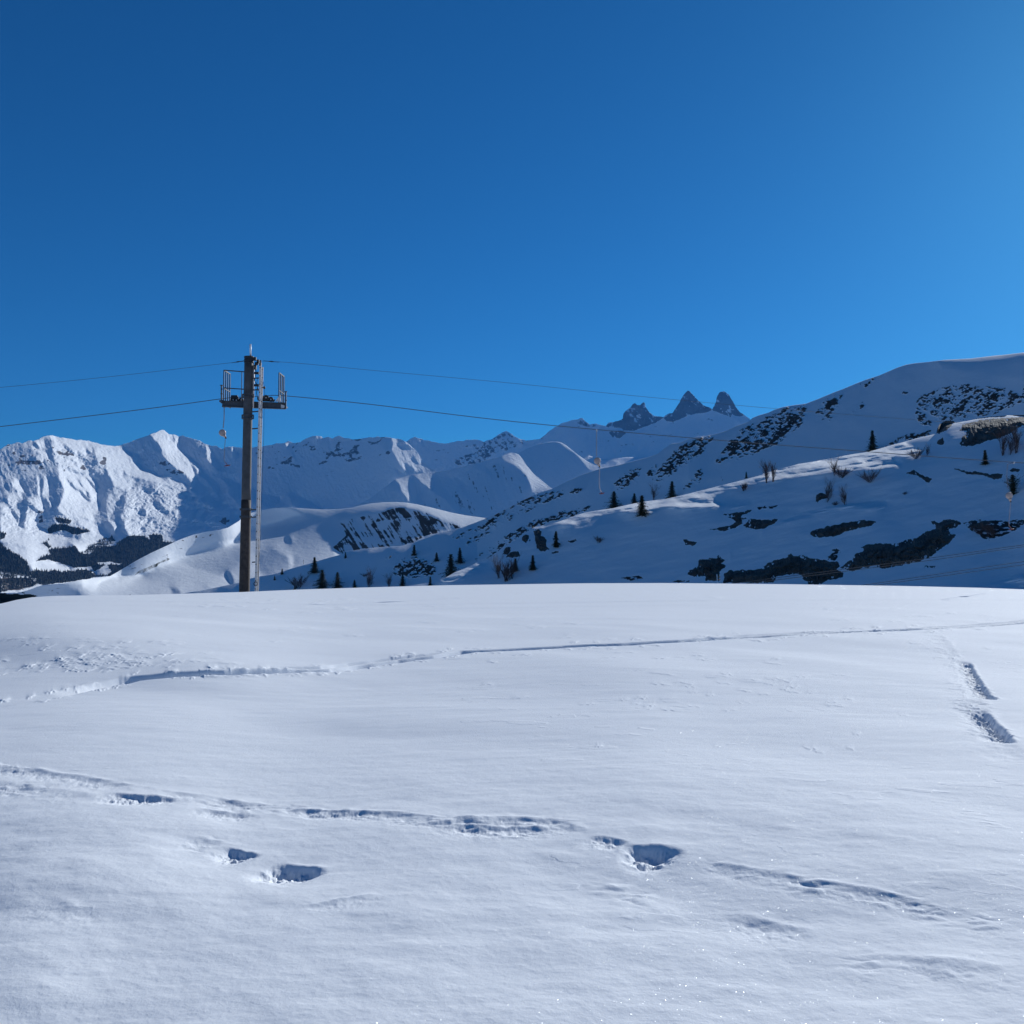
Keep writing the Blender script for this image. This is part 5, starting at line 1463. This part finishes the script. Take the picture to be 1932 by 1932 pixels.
G1 = 'conifers on the right hand slopes'
CON = [
    ('broad', hillE, Z3, 655, 1388, 140, 'broadest dark conifer above the field edge, right of the pylon'),
    ('broad', hillE, Z3, 768, 1388, 118, 'wide conifer touching the right side of the broadest one'),
    ('spruce', hillE, Z3, 892, 1388, 66, 'low dark conifer peeping over the field edge among reddish twigs'),
    ('spruce', hillE, Z3, 600, 1276, 112, 'compact conifer standing on the skyline of the slope, nearest the pylon'),
    ('slender', hillE, Z3, 826, 1168, 48, 'small conifer where the slope meets the snowy cliff hill'),
    ('slender', hillE, Z3, 1325, 1148, 84, 'slender conifer on the slope just below the striped cliff'),
    ('spruce', hillE, Z3, 1240, 1372, 96, 'young conifer at the field edge below the large rock cluster'),
    ('slender', hillF, Z3, 1442, 1370, 70, 'tiny conifer on the field edge left of the knoll foot'),
    ('broad', hillE, Z3, 1592, 1312, 180, 'ragged dark conifer standing where the knoll crest begins'),
    ('spruce', hillE, Z3, 1660, 1205, 110, 'conifer just behind and right of the ragged dark one'),
    ('spruce', hillE, Z3, 1490, 1190, 66, 'small conifer above the right end of the large rock cluster'),
    ('slender', hillE, Z3, 363, 1286, 44, 'tiny conifer right of the ladder foot, upper of the pair'),
    ('slender', hillE, Z3, 310, 1328, 36, 'tiny conifer right of the ladder foot, lower of the pair'),
    ('slender', hillE, Z3, 455, 1398, 34, 'tiny conifer beside the dense bare bush near the field edge'),
    ('broad', hillE, Z4, 968, 822, 115, 'broad conifer behind the knoll crest, below the middle tow hanger'),
    ('spruce', hillE, Z4, 1100, 795, 72, 'low conifer between the broad one and the one with a rock at its foot'),
    ('spruce', hillF, Z4, 1152, 872, 138, 'tall conifer on the sunlit crest with a dark rock at its foot'),
    ('spruce', hillE, Z4, 1343, 760, 116, 'neat pointed conifer behind the sunlit crest, left of the reddish saplings'),
    ('slender', hillE, Z4, 1826, 628, 44, 'very small conifer on the crest behind the reddish saplings'),
    ('slender', hillF, Z4, 330, 1232, 88, 'slim conifer beside the large bare bush'),
    ('slender', hillF, Z4, 444, 1224, 100, 'slim conifer with bent top on the shaded lower slope'),
    ('slender', hillF, Z4, 594, 1076, 108, 'thin dark conifer right of the upright rock face'),
    ('spruce', hillE, Z5, 938, 684, 138, 'solitary dark spruce on the crest against the shaded hill'),
    ('slender', hillF, Z5, 1678, 765, 96, 'brownish slim conifer on the slope below the huge outcrop'),
    ('bushy', hillF, Z5, 1862, 965, 118, 'bushy blue green conifer near the right edge behind the tow hanger'),
]
for kind, ly, z, x, y, h, lab in CON:
    X_, Y_ = zp(z, x, y)
    conifer(kind, ly, X_, Y_, h * z[0], lab, G1)
SHR = [
    ('round', hillF, Z4, 282, 1290, 190, 'large tangled bare bush at the foot of the knoll, left part'), ('tall', hillF, Z4, 225, 1275, 160, 'faint bare bush left of the large tangled one'),
    ('birch', hillF, Z5, 240, 885, 170, 'left of two reddish bare saplings on the sunlit crest'), ('birch', hillF, Z5, 285, 878, 150, 'right of two reddish bare saplings on the sunlit crest'),
    ('tall', hillF, Z5, 690, 835, 120, 'bare upright shrub on the sunlit slope, left of the bushy grey one'), ('round', hillF, Z5, 735, 850, 100, 'bare shrub low on the sunlit slope among its shadows'), ('round', hillF, Z5, 920, 880, 110, 'bushy grey bare shrub at the edge of the sunlit slope'),
    ('round', hillF, Z5, 1225, 725, 90, 'bare shrub at the tip of the sunlit crest'), ('tall', hillF, Z5, 1295, 705, 70, 'faint bare shrub right of the sunlit crest tip'),
    ('birch', hillF, Z5, 1795, 705, 190, 'tall bare sapling in front of the huge outcrop'), ('birch', hillF, Z5, 1880, 690, 200, 'tall bare reddish sapling at the right edge before the outcrop'), ('tall', hillF, Z5, 1840, 700, 150, 'bare shrub between the two tall saplings at the right'),
    ('tall', hillF, Z5, 640, 1010, 150, 'thin bare shrub behind the dark rock lump'), ('tall', hillF, Z5, 760, 1030, 130, 'thin pale shrub right of the dark rock lump'), ('tuft', hillF, Z5, 690, 1030, 50, 'low twiggy tuft below the dark rock lump'),
    ('tuft', hillF, Z5, 1148, 960, 36, 'small dark tuft alone in the blue shaded snow'), ('round', hillF, Z5, 95, 935, 76, 'low bare bush at the left end of the sunlit crest'),
    ('round', hillE, Z3, 478, 1385, 130, 'dense bare bush at the field edge, nearest the ladder'), ('tuft', hillE, Z3, 965, 1300, 56, 'dark twiggy tuft alone on the slope above the reddish thicket'),
    ('tall', hillE, Z3, 990, 1385, 150, 'reddish bare thicket behind the field edge, left clump'), ('tall', hillE, Z3, 1140, 1380, 110, 'reddish bare shrub behind the field edge, right clump'),
    ('round', hillF, Z4, 872, 1045, 62, 'lone dark bush on the blue shaded snow slope'), ('tall', hillE, Z4, 1225, 770, 110, 'pale bare shrub behind the crest beside the neat conifer'), ('tuft', hillF, Z4, 1080, 1290, 40, 'faint twiggy tuft at the very foot of the knoll'),
    ('round', hillF, Z5, 1720, 1240, 120, 'low green grey scrub under the lower right tow seat'), ('round', hillF, Z5, 1640, 1220, 90, 'low dark scrub left of the green grey scrub'),
]
for kind, ly, z, x, y, h, lab in SHR:
    X_, Y_ = zp(z, x, y)
    shrub(kind, ly, X_, Y_, h * z[0], lab)
X_, Y_ = zp(ZC, 1870, 1155)
shrub('tuft', hillC, X_, Y_, 7, 'round brown dry bush on the field edge at the left', 'bare shrubs and saplings on the slopes', M_DRY)

# thin post on the slope skyline
p = hillE.point(*zp(Z3, 520, 1212))
m = MB(); m.ring_tube([p, p + Vector((0, 0, 1.5))], .05, 6); m.bar(p + Vector((-.12, 0, 1.42)), p + Vector((.12, 0, 1.42)), .06, .05)
tag(m.build('slope_post', M_BLACK, None, org=p), 'thin dark post on the skyline of the slope, right of the pylon', 'post')
# piste marker by the squat rock
p = hillF.point(1356.5, 1098)
d_ = p.length
p = p - Vector((p.x, p.y, 0)).normalized() * 1.6
u_ = hillF.mpp(1356.5, 1098)
root = empty('piste_marker', p)
tag(root, 'small white and orange H shaped marker in front of the dark cliff', 'marker')
M_OR = simple_mat('orange_plastic', (.75, .30, .12), .5, 0, .1, 8)
for sx in (-1, 1):
    m = MB(); m.bar(p + Vector((sx * 2.6 * u_, 0, -.3)), p + Vector((sx * 2.6 * u_ - .05, 0, 15 * u_)), .065, .06); m.build('upright', M_WHITE, root)
for k, z_ in enumerate((5, 10)):
    m = MB(); m.bar(p + Vector((-2.6 * u_, -.04, z_ * u_)), p + Vector((2.6 * u_, -.04, z_ * u_)), .07, .03); m.build('crossbar', M_OR, root)


# ------------------------------------------------------------------ woods in the valley
def woods():
    rng = np.random.RandomState(8)
    n = 60000
    x = rng.uniform(-80, 420, n); y = rng.uniform(975, 1150, n)
    w = bil(np.clip(fo2, 0, 1), x, y)
    k = (w > .38) & (rng.rand(n) < .05 + .30 * w)
    x, y = x[k], y[k]
    a, e, R = far2.distv(x, y)
    h = rng.uniform(9, 17, len(x))
    r = h * rng.uniform(.16, .24, len(x))
    bx, by, bz = R * np.sin(a), R * np.cos(a), EYE + e * R - 1
    ang = rng.uniform(0, 6.28, len(x))
    V = [np.stack([bx, by, bz + h], -1)]
    for i in range(5):
        t = ang + i * 2 * math.pi / 5
        V.append(np.stack([bx + r * np.cos(t), by + r * np.sin(t), bz], -1))
    V = np.stack(V, 1).reshape(-1, 3)
    b = np.arange(len(x)) * 6
    f = np.concatenate([np.stack([b, b + 1 + i, b + 1 + (i + 1) % 5], -1) for i in range(5)])
    me = bpy.data.meshes.new('valley_woods')
    me.from_pydata(V.tolist(), [], f.tolist())
    me.materials.append(simple_mat('distant_spruce', (.016, .022, .016), .9, 0, .4, .01))
    o = bpy.data.objects.new('valley_woods', me); COL.objects.link(o)
    o['kind'] = 'stuff'; o['label'] = 'dark spruce woods on the valley floor at the left'; o['category'] = 'forest'
    print('valley trees', len(x))


woods()
